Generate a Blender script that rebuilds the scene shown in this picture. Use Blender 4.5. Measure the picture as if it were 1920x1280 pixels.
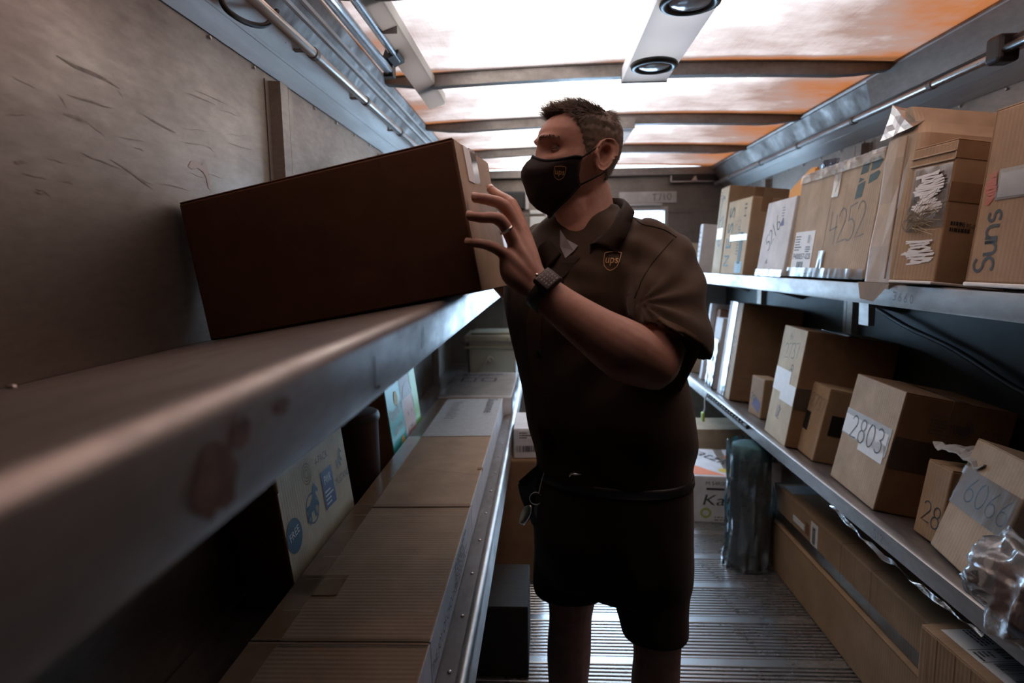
import bpy, bmesh, math, random
import numpy as np
from mathutils import Vector, Matrix, Euler, noise
from mathutils.bvhtree import BVHTree

random.seed(7)
for o in list(bpy.data.objects):
    bpy.data.objects.remove(o)
SC = bpy.context.scene
COL = SC.collection

# ------------------------------------------------------------------ camera, sky, sun, exposure
FPX, VPX, VPY, ROLL, CAM_H = 1150.0, 1018.0, 492.0, 0.008, 1.42     # focal length in pixels of the 1920x1280 frame


def cam_axes():
    c, s = math.cos(ROLL), math.sin(ROLL)
    fy = np.array([(VPX - 960) / FPX, (VPY - 640) / FPX, 1.0]); fy /= np.linalg.norm(fy)
    up = np.array([-s, -c, 0.0]); up -= fy * up.dot(fy); up /= np.linalg.norm(up)
    rx = np.cross(-up, fy)
    return np.stack([rx, fy, up], 1)


CA = cam_axes()
cam_data = bpy.data.cameras.new('camera')
cam_data.sensor_width = 36.0
cam_data.lens = FPX / 1920 * 36.0
cam_data.clip_start = 0.02
cam_data.clip_end = 200
cam_data.dof.use_dof = True
cam_data.dof.focus_distance = 1.40
cam_data.dof.aperture_fstop = 3.2
cam = bpy.data.objects.new('camera', cam_data)
COL.objects.link(cam)
_R = CA.T @ np.diag([1, -1, -1])
cam.matrix_world = Matrix.Translation((0, 0, CAM_H)) @ Matrix(_R.tolist()).to_4x4()
SC.camera = cam

world = bpy.data.worlds.new('daylight')
SC.world = world
world.use_nodes = True
_nt = world.node_tree
_nt.nodes['Background'].inputs[0].default_value = (0.46, 0.71, 1.0, 1)
_nt.nodes['Background'].inputs[1].default_value = 10.0

sun_d = bpy.data.lights.new('sun', 'SUN')
sun_d.energy = 12.0
sun_d.angle = 0.02
sun_d.color = (1.0, 0.88, 0.74)
sun = bpy.data.objects.new('sun', sun_d)
COL.objects.link(sun)
sun.rotation_euler = (math.radians(32), math.radians(-12), 0)      # high, from behind the truck

SC.view_settings.view_transform = 'Standard'
SC.view_settings.look = 'None'
SC.view_settings.gamma = 1.0
SC.view_settings.use_curve_mapping = False
SC.view_settings.exposure = 0.52
try:
    SC.cycles.max_bounces = 8
    SC.cycles.diffuse_bounces = 4
    SC.cycles.glossy_bounces = 4
    SC.cycles.transmission_bounces = 6
    SC.cycles.transparent_max_bounces = 10
    SC.cycles.caustics_reflective = False
    SC.cycles.caustics_refractive = False
    SC.cycles.sample_clamp_indirect = 4.0
except Exception:
    pass


def at(px, py, Y=None, X=None, Z=None):
    d = CA.T @ np.array([(px - 960) / FPX, (py - 640) / FPX, 1.0])
    t = Y / d[1] if Y is not None else (X / d[0] if X is not None else (Z - CAM_H) / d[2])
    return Vector((t * d[0], t * d[1], CAM_H + t * d[2]))


# ------------------------------------------------------------------ materials
def _mat(name):
    m = bpy.data.materials.new(name)
    m.use_nodes = True
    return m, m.node_tree, m.node_tree.nodes['Principled BSDF']


def _ramp(nt, fac, stops):
    r = nt.nodes.new('ShaderNodeValToRGB')
    cr = r.color_ramp
    while len(cr.elements) < len(stops):
        cr.elements.new(0.5)
    for e, (p, c) in zip(cr.elements, stops):
        e.position = p
        e.color = (*c, 1) if len(c) == 3 else c
    nt.links.new(fac, r.inputs[0])
    return r.outputs[0]


def _noise(nt, scale, detail=4, rough=0.55, stretch=(1, 1, 1), coord='Object', dist=0.0):
    tc = nt.nodes.new('ShaderNodeTexCoord')
    mp = nt.nodes.new('ShaderNodeMapping')
    mp.inputs['Scale'].default_value = stretch
    n = nt.nodes.new('ShaderNodeTexNoise')
    n.inputs['Scale'].default_value = scale
    n.inputs['Detail'].default_value = detail
    n.inputs['Roughness'].default_value = rough
    n.inputs['Distortion'].default_value = dist
    nt.links.new(tc.outputs[coord], mp.inputs[0])
    nt.links.new(mp.outputs[0], n.inputs['Vector'])
    return n.outputs[0]


def _bump(nt, bsdf, h, strength=0.2, dist=0.002):
    b = nt.nodes.new('ShaderNodeBump')
    b.inputs['Strength'].default_value = strength
    b.inputs['Distance'].default_value = dist
    nt.links.new(h, b.inputs['Height'])
    nt.links.new(b.outputs[0], bsdf.inputs['Normal'])


def plain(name, col, rough=0.6, metal=0.0, var=0.0, scale=30, bump=0.0, spec=None, stretch=(1, 1, 1), sheen=0):
    m, nt, b = _mat(name)
    b.inputs['Roughness'].default_value = rough
    b.inputs['Metallic'].default_value = metal
    if spec is not None:
        b.inputs['Specular IOR Level'].default_value = spec
    if sheen:
        b.inputs['Sheen Weight'].default_value = sheen
    if var or bump:
        n = _noise(nt, scale, stretch=stretch)
        if var:
            lo = tuple(max(0, c * (1 - var)) for c in col)
            hi = tuple(min(1, c * (1 + var)) for c in col)
            nt.links.new(_ramp(nt, n, [(0.3, lo), (0.7, hi)]), b.inputs['Base Color'])
        if bump:
            _bump(nt, b, n, bump)
    if not var:
        b.inputs['Base Color'].default_value = (*col, 1)
    return m


def cardboard(name, col, rough=0.75, flute=160.0):
    """kraft board: mottled fibre colour and the faint ridges of the corrugation"""
    m, nt, b = _mat(name)
    b.inputs['Roughness'].default_value = rough
    b.inputs['Specular IOR Level'].default_value = 0.25
    n = _noise(nt, 9, 6, 0.65)
    lo = tuple(c * 0.82 for c in col); hi = tuple(min(1, c * 1.15) for c in col)
    c1 = _ramp(nt, n, [(0.3, lo), (0.7, hi)])
    n2 = _noise(nt, 300, 2, 0.6)
    mx = nt.nodes.new('ShaderNodeMix'); mx.data_type = 'RGBA'; mx.blend_type = 'MULTIPLY'
    mx.inputs[0].default_value = 0.35
    nt.links.new(c1, mx.inputs[6])
    nt.links.new(_ramp(nt, n2, [(0.3, (0.7, 0.7, 0.7)), (0.7, (1, 1, 1))]), mx.inputs[7])
    nt.links.new(mx.outputs[2], b.inputs['Base Color'])
    tc = nt.nodes.new('ShaderNodeTexCoord')
    wv = nt.nodes.new('ShaderNodeTexWave')
    wv.wave_type = 'BANDS'; wv.bands_direction = 'Y'
    wv.inputs['Scale'].default_value = flute / 6.28
    wv.inputs['Distortion'].default_value = 0.6
    nt.links.new(tc.outputs['Object'], wv.inputs['Vector'])
    _bump(nt, b, wv.outputs[0], 0.15, 0.002)
    return m


def aluminium(name, col, rough=0.38, grime=0.5, grime_col=(0.05, 0.04, 0.032), stretch=(1, 1, 1), scale=6.0, scratch=(1, 1, 1), bump=0.08):
    m, nt, b = _mat(name)
    b.inputs['Metallic'].default_value = 0.9
    n = _noise(nt, scale, 8, 0.62, stretch)
    sc = _noise(nt, 45, 5, 0.7, scratch)
    mxf = nt.nodes.new('ShaderNodeMath'); mxf.operation = 'MULTIPLY_ADD'
    nt.links.new(sc, mxf.inputs[0]); mxf.inputs[1].default_value = 0.35; 
    nt.links.new(n, mxf.inputs[2])
    f = _ramp(nt, mxf.outputs[0], [(0.45, (1, 1, 1)), (0.62, (0.75, 0.75, 0.75)), (0.9, (1 - grime,) * 3)])
    mx = nt.nodes.new('ShaderNodeMix'); mx.data_type = 'RGBA'
    nt.links.new(f, mx.inputs[0])
    mx.inputs[6].default_value = (*grime_col, 1)
    mx.inputs[7].default_value = (*col, 1)
    nt.links.new(mx.outputs[2], b.inputs['Base Color'])
    r = nt.nodes.new('ShaderNodeMapRange')
    nt.links.new(mxf.outputs[0], r.inputs[0])
    r.inputs[1].default_value = 0.4; r.inputs[2].default_value = 0.95
    r.inputs[3].default_value = rough * 0.8; r.inputs[4].default_value = min(1, rough * 1.6)
    nt.links.new(r.outputs[0], b.inputs['Roughness'])
    if bump:
        _bump(nt, b, mxf.outputs[0], bump, 0.003)
    return m


def film(name, tint=(1, 1, 1), clear=0.95, rough=0.16, milk=0.03):
    """clear packing film: lets most light through and glints on its creases"""
    m = bpy.data.materials.new(name); m.use_nodes = True
    nt = m.node_tree; nt.nodes.clear()
    out = nt.nodes.new('ShaderNodeOutputMaterial')
    tr = nt.nodes.new('ShaderNodeBsdfTransparent'); tr.inputs[0].default_value = (*tint, 1)
    gl = nt.nodes.new('ShaderNodeBsdfGlossy'); gl.inputs['Roughness'].default_value = rough
    gl.inputs[0].default_value = (*tint, 1)
    df = nt.nodes.new('ShaderNodeBsdfDiffuse'); df.inputs[0].default_value = (*[0.8 * t for t in tint], 1)
    lw = nt.nodes.new('ShaderNodeFresnel'); lw.inputs[0].default_value = 1.5
    mr = nt.nodes.new('ShaderNodeMapRange')
    mr.inputs[3].default_value = 1 - clear; mr.inputs[4].default_value = 1.0
    nt.links.new(lw.outputs[0], mr.inputs[0])
    m0 = nt.nodes.new('ShaderNodeMixShader'); m0.inputs[0].default_value = milk
    nt.links.new(tr.outputs[0], m0.inputs[1]); nt.links.new(df.outputs[0], m0.inputs[2])
    mx = nt.nodes.new('ShaderNodeMixShader')
    nt.links.new(mr.outputs[0], mx.inputs[0]); nt.links.new(m0.outputs[0], mx.inputs[1]); nt.links.new(gl.outputs[0], mx.inputs[2])
    nt.links.new(mx.outputs[0], out.inputs[0])
    return m


def translucent(name, col, t=0.5):
    m = bpy.data.materials.new(name); m.use_nodes = True
    nt = m.node_tree; nt.nodes.clear()
    out = nt.nodes.new('ShaderNodeOutputMaterial')
    tl = nt.nodes.new('ShaderNodeBsdfTranslucent'); tl.inputs[0].default_value = (*col, 1)
    df = nt.nodes.new('ShaderNodeBsdfDiffuse'); df.inputs[0].default_value = (*col, 1)
    mx = nt.nodes.new('ShaderNodeMixShader'); mx.inputs[0].default_value = t
    nt.links.new(df.outputs[0], mx.inputs[1]); nt.links.new(tl.outputs[0], mx.inputs[2]); nt.links.new(mx.outputs[0], out.inputs[0])
    return m


def skylight_material():
    """translucent glass-fibre roof sheet, white in the middle, stained rusty brown towards its edges"""
    m = bpy.data.materials.new('glassfibre_roof'); m.use_nodes = True
    nt = m.node_tree; nt.nodes.clear()
    out = nt.nodes.new('ShaderNodeOutputMaterial')
    tc = nt.nodes.new('ShaderNodeTexCoord')
    sep = nt.nodes.new('ShaderNodeSeparateXYZ'); nt.links.new(tc.outputs['Object'], sep.inputs[0])
    big = _noise(nt, 1.7, 7, 0.62, (1.0, 1.6, 1))
    fib = _noise(nt, 60, 3, 0.7, (3.0, 0.12, 1))
    # the stain creeps in from the kerb side of the roof (high x), and a little from the other edge
    def rng(sock, a, b, c, d):
        r = nt.nodes.new('ShaderNodeMapRange'); nt.links.new(sock, r.inputs[0])
        for i, v in enumerate((a, b, c, d)):
            r.inputs[i + 1].default_value = v
        return r.outputs[0]
    sx = rng(sep.outputs[0], 0.30, 1.40, 0.0, 0.60)
    sl = rng(sep.outputs[0], -0.62, -0.20, 0.45, 0.0)
    add = nt.nodes.new('ShaderNodeMath'); add.operation = 'ADD'
    nt.links.new(sx, add.inputs[0]); nt.links.new(sl, add.inputs[1])
    add2 = nt.nodes.new('ShaderNodeMath'); add2.operation = 'MULTIPLY_ADD'
    nt.links.new(big, add2.inputs[0]); add2.inputs[1].default_value = 0.9
    nt.links.new(add.outputs[0], add2.inputs[2])
    # rust line where the sheet meets each roof bow (object y runs 0..1 across a sheet)
    ey2 = rng(sep.outputs[1], 0.735, 0.79, 0.0, 0.42)
    add3 = nt.nodes.new('ShaderNodeMath'); add3.operation = 'ADD'
    nt.links.new(add2.outputs[0], add3.inputs[0]); nt.links.new(ey2, add3.inputs[1])
    fm = nt.nodes.new('ShaderNodeMath'); fm.operation = 'MULTIPLY_ADD'
    nt.links.new(fib, fm.inputs[0]); fm.inputs[1].default_value = 0.10; nt.links.new(add3.outputs[0], fm.inputs[2])
    sc_ = nt.nodes.new('ShaderNodeMath'); sc_.operation = 'MULTIPLY'; sc_.inputs[1].default_value = 0.75
    nt.links.new(fm.outputs[0], sc_.inputs[0])
    col = _ramp(nt, sc_.outputs[0], [(0.38, (0.335, 0.242, 0.184)), (0.52, (0.105, 0.075, 0.062)), (0.68, (0.048, 0.0265, 0.019)),
                                     (0.84, (0.055, 0.0155, 0.0045)), (1.0, (0.028, 0.009, 0.003))])
    tl = nt.nodes.new('ShaderNodeBsdfTranslucent'); nt.links.new(col, tl.inputs[0])
    df = nt.nodes.new('ShaderNodeBsdfDiffuse'); df.inputs[0].default_value = (0.25, 0.2, 0.16, 1)
    mx = nt.nodes.new('ShaderNodeMixShader'); mx.inputs[0].default_value = 0.12
    nt.links.new(tl.outputs[0], mx.inputs[1]); nt.links.new(df.outputs[0], mx.inputs[2])
    nt.links.new(mx.outputs[0], out.inputs[0])
    return m


def emit(name, col, s):
    m = bpy.data.materials.new(name); m.use_nodes = True
    nt = m.node_tree; nt.nodes.clear()
    out = nt.nodes.new('ShaderNodeOutputMaterial'); e = nt.nodes.new('ShaderNodeEmission')
    e.inputs[0].default_value = (*col, 1); e.inputs[1].default_value = s
    nt.links.new(e.outputs[0], out.inputs[0])
    return m


M = {
    'roof': skylight_material(),
    'wall': aluminium('wall_aluminium', (0.31, 0.268, 0.235), 0.42, 0.60, (0.06, 0.045, 0.035), (1, 0.7, 1.1), 2.0, (1, 0.45, 1.6)),
    'cove': aluminium('cove_aluminium', (0.58, 0.555, 0.53), 0.42, 0.4, (0.12, 0.11, 0.10), (1, 0.15, 1), 5, (1, 0.08, 1)),
    'bow': aluminium('bow_aluminium', (0.30, 0.27, 0.25), 0.5, 0.5, (0.06, 0.05, 0.045), (0.3, 1, 1), 8),
    'rail': aluminium('rail_aluminium', (0.60, 0.57, 0.55), 0.28, 0.3, (0.15, 0.13, 0.12), (1, 0.3, 1), 8),
    'shelf': aluminium('shelf_aluminium', (0.52, 0.47, 0.44), 0.36, 0.6, (0.07, 0.05, 0.042), (1, 0.5, 1), 5, (1, 0.3, 1)),
    'floor': aluminium('floor_aluminium', (0.60, 0.60, 0.60), 0.24, 0.35, (0.16, 0.15, 0.145), (1, 1, 1), 2.5, (0.15, 1, 1), 0.0),
    'steel': plain('galvanised_steel', (0.62, 0.64, 0.66), 0.25, 1.0, 0.1, 20),
    'roof_warm': translucent('unseen_amber_roof', (0.185, 0.098, 0.068), 0.85),  # unseen sheet, tinted amber to warm the light on the man
    'scuff': plain('brown_scuff', (0.20, 0.125, 0.095), 0.5, 0.6, 0.3, 60),
    'scratch': plain('scratch_grime', (0.185, 0.155, 0.132), 0.6, 0.7, 0.25, 40),
    'wall_shade': plain('painted_wall_shade', (0.022, 0.027, 0.025), 0.6, 0, 0.3, 12),  # near-black colour standing in for shade on the right wall
    'white_metal': plain('white_painted_metal', (0.62, 0.62, 0.61), 0.4, 0, 0.05, 12),
    'white_plastic': translucent('white_plastic', (0.86, 0.85, 0.82), 0.65),
    'acrylic': translucent('white_acrylic', (0.90, 0.93, 0.97), 0.50),
    'black': plain('black_plastic', (0.012, 0.012, 0.012), 0.4, 0, 0.2, 30),
    'dark_glass': plain('lamp_glass', (0.52, 0.56, 0.60), 0.12, 0, 0.15, 25, 0.2),
    'kraft': cardboard('kraft_cardboard', (0.36, 0.235, 0.14)),
    'kraft_dark': cardboard('dark_kraft_cardboard', (0.27, 0.155, 0.085)),
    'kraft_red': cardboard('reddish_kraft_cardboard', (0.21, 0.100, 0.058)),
    'kraft_pale': cardboard('pale_kraft_cardboard', (0.46, 0.34, 0.23)),
    'card_cream': cardboard('cream_cardboard', (0.58, 0.48, 0.33)),
    'card_white': cardboard('white_cardboard', (0.70, 0.69, 0.71)),
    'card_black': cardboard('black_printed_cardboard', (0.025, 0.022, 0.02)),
    'paper': plain('white_paper', (0.74, 0.74, 0.74), 0.6, 0, 0.04, 40),
    'paper_grey': plain('grey_paper', (0.40, 0.39, 0.38), 0.6, 0, 0.1, 40),
    'kraft_paper': plain('kraft_paper', (0.40, 0.29, 0.19), 0.55, 0, 0.12, 14, 0.35),
    'tape': plain('brown_packing_tape', (0.26, 0.155, 0.085), 0.22, 0, 0.1, 20, spec=0.6),
    'ink': plain('black_ink', (0.02, 0.018, 0.018), 0.6),
    'ink_grey': plain('grey_ink', (0.12, 0.10, 0.09), 0.6),
    'ink_green': plain('green_ink', (0.016, 0.045, 0.040), 0.6),
    'ink_navy': plain('navy_ink', (0.035, 0.06, 0.16), 0.6),
    'ink_purple': plain('violet_ink', (0.09, 0.06, 0.16), 0.6),
    'ink_teal': plain('teal_ink', (0.02, 0.07, 0.12), 0.6),
    'ink_red': plain('red_ink', (0.45, 0.13, 0.08), 0.6),
    'orange_print': plain('orange_print', (0.75, 0.20, 0.07), 0.6),
    'yellow_print': plain('yellow_print', (0.62, 0.42, 0.05), 0.6),
    'green_print': plain('yellow_green_print', (0.35, 0.45, 0.08), 0.6),
    'blue_print': plain('blue_print', (0.25, 0.50, 0.70), 0.6),
    'teal_card': plain('teal_card', (0.03, 0.42, 0.38), 0.45, 0, 0.06, 8),
    'lime_card': plain('lime_card', (0.25, 0.55, 0.06), 0.45, 0, 0.06, 8),
    'skin_print': plain('printed_skin_tone', (0.62, 0.36, 0.26), 0.5),
    'hair_print': plain('printed_brown', (0.18, 0.09, 0.05), 0.5),
    'film': film('clear_film'),
    'film_thin': film('thin_clear_film', (1, 1, 1), 0.97, 0.08, 0.03),
    'sleeve': film('clear_sleeve_film', (0.93, 0.97, 1.0), 0.95, 0.14, 0.05),
    'bag': film('crumpled_poly_bag', (0.9, 0.93, 0.97), 0.96, 0.20, 0.28),
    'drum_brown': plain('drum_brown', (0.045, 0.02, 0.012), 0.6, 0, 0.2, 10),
    'tote': plain('beige_plastic', (0.34, 0.32, 0.24), 0.38, 0, 0.06, 6),
    'green_roll': plain('dark_green_textile', (0.012, 0.062, 0.062), 0.8, 0, 0.3, 60, 0.3),
    'orange_bag': plain('orange_plastic', (0.75, 0.32, 0.03), 0.35),
    'navy_bag': plain('navy_plastic', (0.015, 0.018, 0.05), 0.28, 0, 0.2, 20),
    'rubber': plain('rubber', (0.015, 0.014, 0.013), 0.55),
    'lit_lens': emit('lit_lamp_lens', (0.93, 0.97, 1.0), 2.2),
}


# ------------------------------------------------------------------ mesh helpers
def finish(name, bm, mat, parent=None, smooth=False, label=None):
    me = bpy.data.meshes.new(name)
    bm.normal_update()
    bm.to_mesh(me); bm.free()
    if smooth:
        me.polygons.foreach_set('use_smooth', [True] * len(me.polygons))
    me.materials.append(M[mat] if isinstance(mat, str) else mat)
    o = bpy.data.objects.new(name, me)
    COL.objects.link(o)
    if parent is not None:
        o.parent = parent
    if label:
        o['label'] = label
    if name in ('crease', 'fine_print', 'edge_fold', 'barcode_print', 'printed_frame', 'display_print'):
        o['kind'] = 'stuff'            # strokes too fine to pick apart
    return o


def thing(name, label, cat, loc=(0, 0, 0), rot=(0, 0, 0), group=None):
    o = bpy.data.objects.new(name, None)
    COL.objects.link(o)
    o.location = loc; o.rotation_euler = rot
    o.empty_display_size = 0.05
    o['label'] = label; o['category'] = cat
    if group:
        o['group'] = group
    return o


def tag(o, label, cat, group=None):
    o['label'] = label; o['category'] = cat
    if group:
        o['group'] = group
    return o


def box(bm, lo, hi, bevel=0.0, seg=2):
    x0, y0, z0 = lo; x1, y1, z1 = hi
    v = [bm.verts.new(p) for p in ((x0, y0, z0), (x1, y0, z0), (x1, y1, z0), (x0, y1, z0), (x0, y0, z1), (x1, y0, z1), (x1, y1, z1), (x0, y1, z1))]
    fs = [bm.faces.new([v[i] for i in f]) for f in ((0, 3, 2, 1), (4, 5, 6, 7), (0, 1, 5, 4), (1, 2, 6, 5), (2, 3, 7, 6), (3, 0, 4, 7))]
    if bevel:
        es = list({e for f in fs for e in f.edges})
        bmesh.ops.bevel(bm, geom=es, offset=bevel, segments=seg, affect='EDGES', profile=0.5)
    return fs


def prism(bm, poly, axis, a, b):
    """extrude a closed 2D polygon along an axis ('x','y','z')"""
    def p3(p, t):
        return {'x': (t, p[0], p[1]), 'y': (p[0], t, p[1]), 'z': (p[0], p[1], t)}[axis]
    A = [bm.verts.new(p3(p, a)) for p in poly]; B = [bm.verts.new(p3(p, b)) for p in poly]
    n = len(poly)
    bm.faces.new(A[::-1]); bm.faces.new(B)
    for i in range(n):
        bm.faces.new((A[i], A[(i + 1) % n], B[(i + 1) % n], B[i]))
    bmesh.ops.recalc_face_normals(bm, faces=bm.faces[:])


def frame_along(pts):
    fr = []
    pts = [Vector(p) for p in pts]
    t0 = (pts[1] - pts[0]).normalized()
    ref = Vector((0, 0, 1)) if abs(t0.z) < 0.9 else Vector((1, 0, 0))
    u = t0.cross(ref).normalized()
    for i, p in enumerate(pts):
        a = pts[max(0, i - 1)]; b = pts[min(len(pts) - 1, i + 1)]
        t = (b - a).normalized()
        u = (u - t * u.dot(t)).normalized()
        fr.append((p, t, u, t.cross(u)))
    return fr


def tube(bm, pts, r, n=10, caps=True, flat=1.0):
    rs = r if isinstance(r, (list, tuple)) else [r] * len(pts)
    rings = []
    for (p, t, u, w), rr in zip(frame_along(pts), rs):
        rings.append([bm.verts.new(p + u * (rr * math.cos(k * 2 * math.pi / n)) + w * (rr * flat * math.sin(k * 2 * math.pi / n))) for k in range(n)])
    skin_rings(bm, rings, caps)
    return rings


def skin_rings(bm, rings, caps=True):
    n = len(rings[0])
    for a, b in zip(rings, rings[1:]):
        for k in range(n):
            bm.faces.new((a[k], a[(k + 1) % n], b[(k + 1) % n], b[k]))
    if caps:
        bm.faces.new(rings[0][::-1]); bm.faces.new(rings[-1])


def catmull(pts, sub):
    pts = [np.array(p, float) for p in pts]
    out = []
    for i in range(len(pts) - 1):
        p0 = pts[max(0, i - 1)]; p1 = pts[i]; p2 = pts[i + 1]; p3 = pts[min(len(pts) - 1, i + 2)]
        for k in range(sub):
            t = k / sub
            out.append(0.5 * ((2 * p1) + (p2 - p0) * t + (2 * p0 - 5 * p1 + 4 * p2 - p3) * t * t + (3 * p1 - p0 - 3 * p2 + p3) * t ** 3))
    out.append(pts[-1])
    return out


def lathe(bm, prof, n=24, origin=(0, 0, 0), axis='z'):
    ox, oy, oz = origin
    rings = []
    for r, h in prof:
        ring = []
        for k in range(n):
            a = 2 * math.pi * k / n
            c, s = r * math.cos(a), r * math.sin(a)
            ring.append(bm.verts.new({'z': (ox + c, oy + s, oz + h), 'y': (ox + c, oy + h, oz + s), 'x': (ox + h, oy + c, oz + s)}[axis]))
        rings.append(ring)
    skin_rings(bm, rings, True)
    bmesh.ops.recalc_face_normals(bm, faces=bm.faces[:])


# ---- printing on the faces of a box: (u, v) runs as a reader in front of that face sees it
def face_map(dims, face, off=0.0008):
    w, d, h = dims
    return {
        'x0': lambda u, v, o=off: (-o, d - u, v),
        'x1': lambda u, v, o=off: (w + o, u, v),
        'y0': lambda u, v, o=off: (u, -o, v),
        'z1': lambda u, v, o=off: (u, v, h + o),
        'z1r': lambda u, v, o=off: (v, d - u, h + o),      # read by someone standing at the +x side... text runs along -y
        'z1l': lambda u, v, o=off: (w - v, u, h + o),
    }[face]


_text_cache = {}


def text_mesh(s):
    if s not in _text_cache:
        cu = bpy.data.curves.new('lettering', 'FONT')
        cu.body = s; cu.size = 1.0; cu.resolution_u = 3
        cu.align_x = 'LEFT'
        ob = bpy.data.objects.new('lettering', cu)
        COL.objects.link(ob)
        dg = bpy.context.evaluated_depsgraph_get()
        me = bpy.data.meshes.new_from_object(ob.evaluated_get(dg))
        V = [(v.co.x, v.co.y) for v in me.vertices]; Fc = [tuple(p.vertices) for p in me.polygons]
        bpy.data.objects.remove(ob); bpy.data.curves.remove(cu); bpy.data.meshes.remove(me)
        w = max((x for x, y in V), default=1)
        _text_cache[s] = (V, Fc, w)
    return _text_cache[s]


def put2d(bm, V, Fc, fm, u0, v0, sx, sy, ang=0.0, off=None, shear=0.0):
    c, s = math.cos(ang), math.sin(ang)
    vs = []
    for x, y in V:
        x, y = x * sx + shear * y * sy, y * sy
        u = u0 + x * c - y * s; v = v0 + x * s + y * c
        vs.append(bm.verts.new(fm(u, v) if off is None else fm(u, v, off)))
    for f in Fc:
        try:
            bm.faces.new([vs[i] for i in f])
        except ValueError:
            pass


def text(parent, s, fm, u, v, height, mat='ink', width=None, ang=0.0, name='lettering', shear=0.0, off=None):
    V, Fc, w = text_mesh(s)
    bm = bmesh.new()
    sy = height / 0.72
    sx = sy if width is None else width / w
    put2d(bm, V, Fc, fm, u, v, sx, sy, ang, off, shear)
    return finish(name, bm, mat, parent)


def quad2d(parent, fm, pts, mat, name='print', off=None):
    bm = bmesh.new()
    put2d(bm, pts, [tuple(range(len(pts)))], fm, 0, 0, 1, 1, 0, off)
    return finish(name, bm, mat, parent)


def rect(u0, v0, u1, v1):
    return [(u0, v0), (u1, v0), (u1, v1), (u0, v1)]


def slab2d(parent, fm, u0, v0, u1, v1, mat, name, th=0.0016, off0=-0.001):
    """a thin sheet (label, tape) lying on a face, with its own thickness"""
    bm = bmesh.new()
    a = [bm.verts.new(fm(u, v, off0)) for u, v in rect(u0, v0, u1, v1)]
    b = [bm.verts.new(fm(u, v, th)) for u, v in rect(u0, v0, u1, v1)]
    bm.faces.new(a); bm.faces.new(b)
    for i in range(4):
        bm.faces.new((a[i], a[(i + 1) % 4], b[(i + 1) % 4], b[i]))
    bmesh.ops.recalc_face_normals(bm, faces=bm.faces[:])
    return finish(name, bm, mat, parent)


def ring2d(r0, r1, n=20, sx=1.0):
    V = []; Fc = []
    for k in range(n):
        a = 2 * math.pi * k / n
        V += [(r0 * math.cos(a) * sx, r0 * math.sin(a)), (r1 * math.cos(a) * sx, r1 * math.sin(a))]
    for k in range(n):
        j = (k + 1) % n
        Fc.append((2 * k, 2 * k + 1, 2 * j + 1, 2 * j))
    return V, Fc


def ribbon(pts, w):
    V = []; Fc = []
    P = [np.array(p, float) for p in pts]
    for i, p in enumerate(P):
        t = P[min(i + 1, len(P) - 1)] - P[max(i - 1, 0)]
        L = np.hypot(*t) or 1
        nrm = np.array([-t[1], t[0]]) / L * w / 2
        V += [tuple(p + nrm), tuple(p - nrm)]
    for i in range(len(P) - 1):
        Fc.append((2 * i, 2 * i + 1, 2 * i + 3, 2 * i + 2))
    return V, Fc


def _arc(cx, cy, rx, ry, a0, a1, n=9):
    return [(cx + rx * math.cos(math.radians(a0 + (a1 - a0) * k / n)), cy + ry * math.sin(math.radians(a0 + (a1 - a0) * k / n))) for k in range(n + 1)]


GLYPH = {
    '0': [_arc(.3, .5, .28, .48, 95, 440, 14)],
    '1': [[(.25, 1), (.3, 0)]],
    '2': [_arc(.28, .72, .24, .26, 165, -30, 8) + [(.05, .02), (.62, .06)]],
    '3': [_arc(.25, .75, .25, .24, 150, -80, 8) + _arc(.25, .26, .28, .27, 80, -140, 9)],
    '4': [[(.1, 1), (.05, .45), (.6, .5)], [(.5, .85), (.42, 0)]],
    '5': [[(.6, 1), (.15, .95), (.12, .55)] + _arc(.25, .3, .3, .3, 90, -130, 9)],
    '6': [[(.45, 1), (.15, .6)] + _arc(.3, .26, .25, .26, 160, 510, 12)],
    '7': [[(.02, .95), (.6, 1), (.25, 0)]],
    '8': [_arc(.3, .74, .22, .24, -60, 240, 10) + _arc(.3, .25, .26, .27, 120, -240, 12)],
    'S': [_arc(.3, .75, .25, .24, 30, 260, 8) + _arc(.28, .26, .27, .27, 80, -140, 9)],
    'u': [[(.05, .6), (.08, .2)] + _arc(.28, .2, .2, .2, 180, 360, 6) + [(.5, .6), (.55, 0)]],
    'n': [[(.05, .62), (.05, 0)], [(.05, .3)] + _arc(.28, .35, .22, .25, 170, 0, 6) + [(.5, 0)]],
    's': [_arc(.25, .45, .18, .16, 40, 250, 6) + _arc(.23, .16, .2, .16, 80, -140, 7)],
    'k': [[(.1, 1), (.05, 0)], [(.5, .6), (.1, .3), (.5, 0)]],
    'T': [[(0, .95), (.65, 1)], [(.32, .97), (.25, 0)]],
    'L': [[(.1, 1), (.06, .05), (.6, 0)]],
    'N': [[(.05, 0), (.1, 1), (.5, .05), (.58, 1)]],
    'Z': [[(.05, .95), (.55, 1), (.05, 0), (.6, .05)]],
    '-': [[(.05, .5), (.5, .5)]],
    'o': [_arc(.25, .28, .22, .27, 90, 450, 12)],
    'H': [[(.05, 1), (.02, 0)], [(.5, 1), (.5, 0)], [(.02, .5), (.5, .5)]],
    'i': [[(.2, .6), (.2, 0)]],
}


def scrawl(parent, s, fm, u, v, h, mat='ink', ang=0.0, pen=0.004, pitch=0.72, aspect=1.0, name='handwriting'):
    bm = bmesh.new()
    x = 0.0
    for ch in s:
        if ch == ' ':
            x += h * 0.4; continue
        for st in GLYPH[ch]:
            P = [(x + p[0] * h * aspect, p[1] * h) for p in st]
            V, Fc = ribbon(P, pen)
            put2d(bm, V, Fc, fm, u, v, 1, 1, ang)
        x += h * pitch * aspect
    return finish(name, bm, mat, parent)


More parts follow.
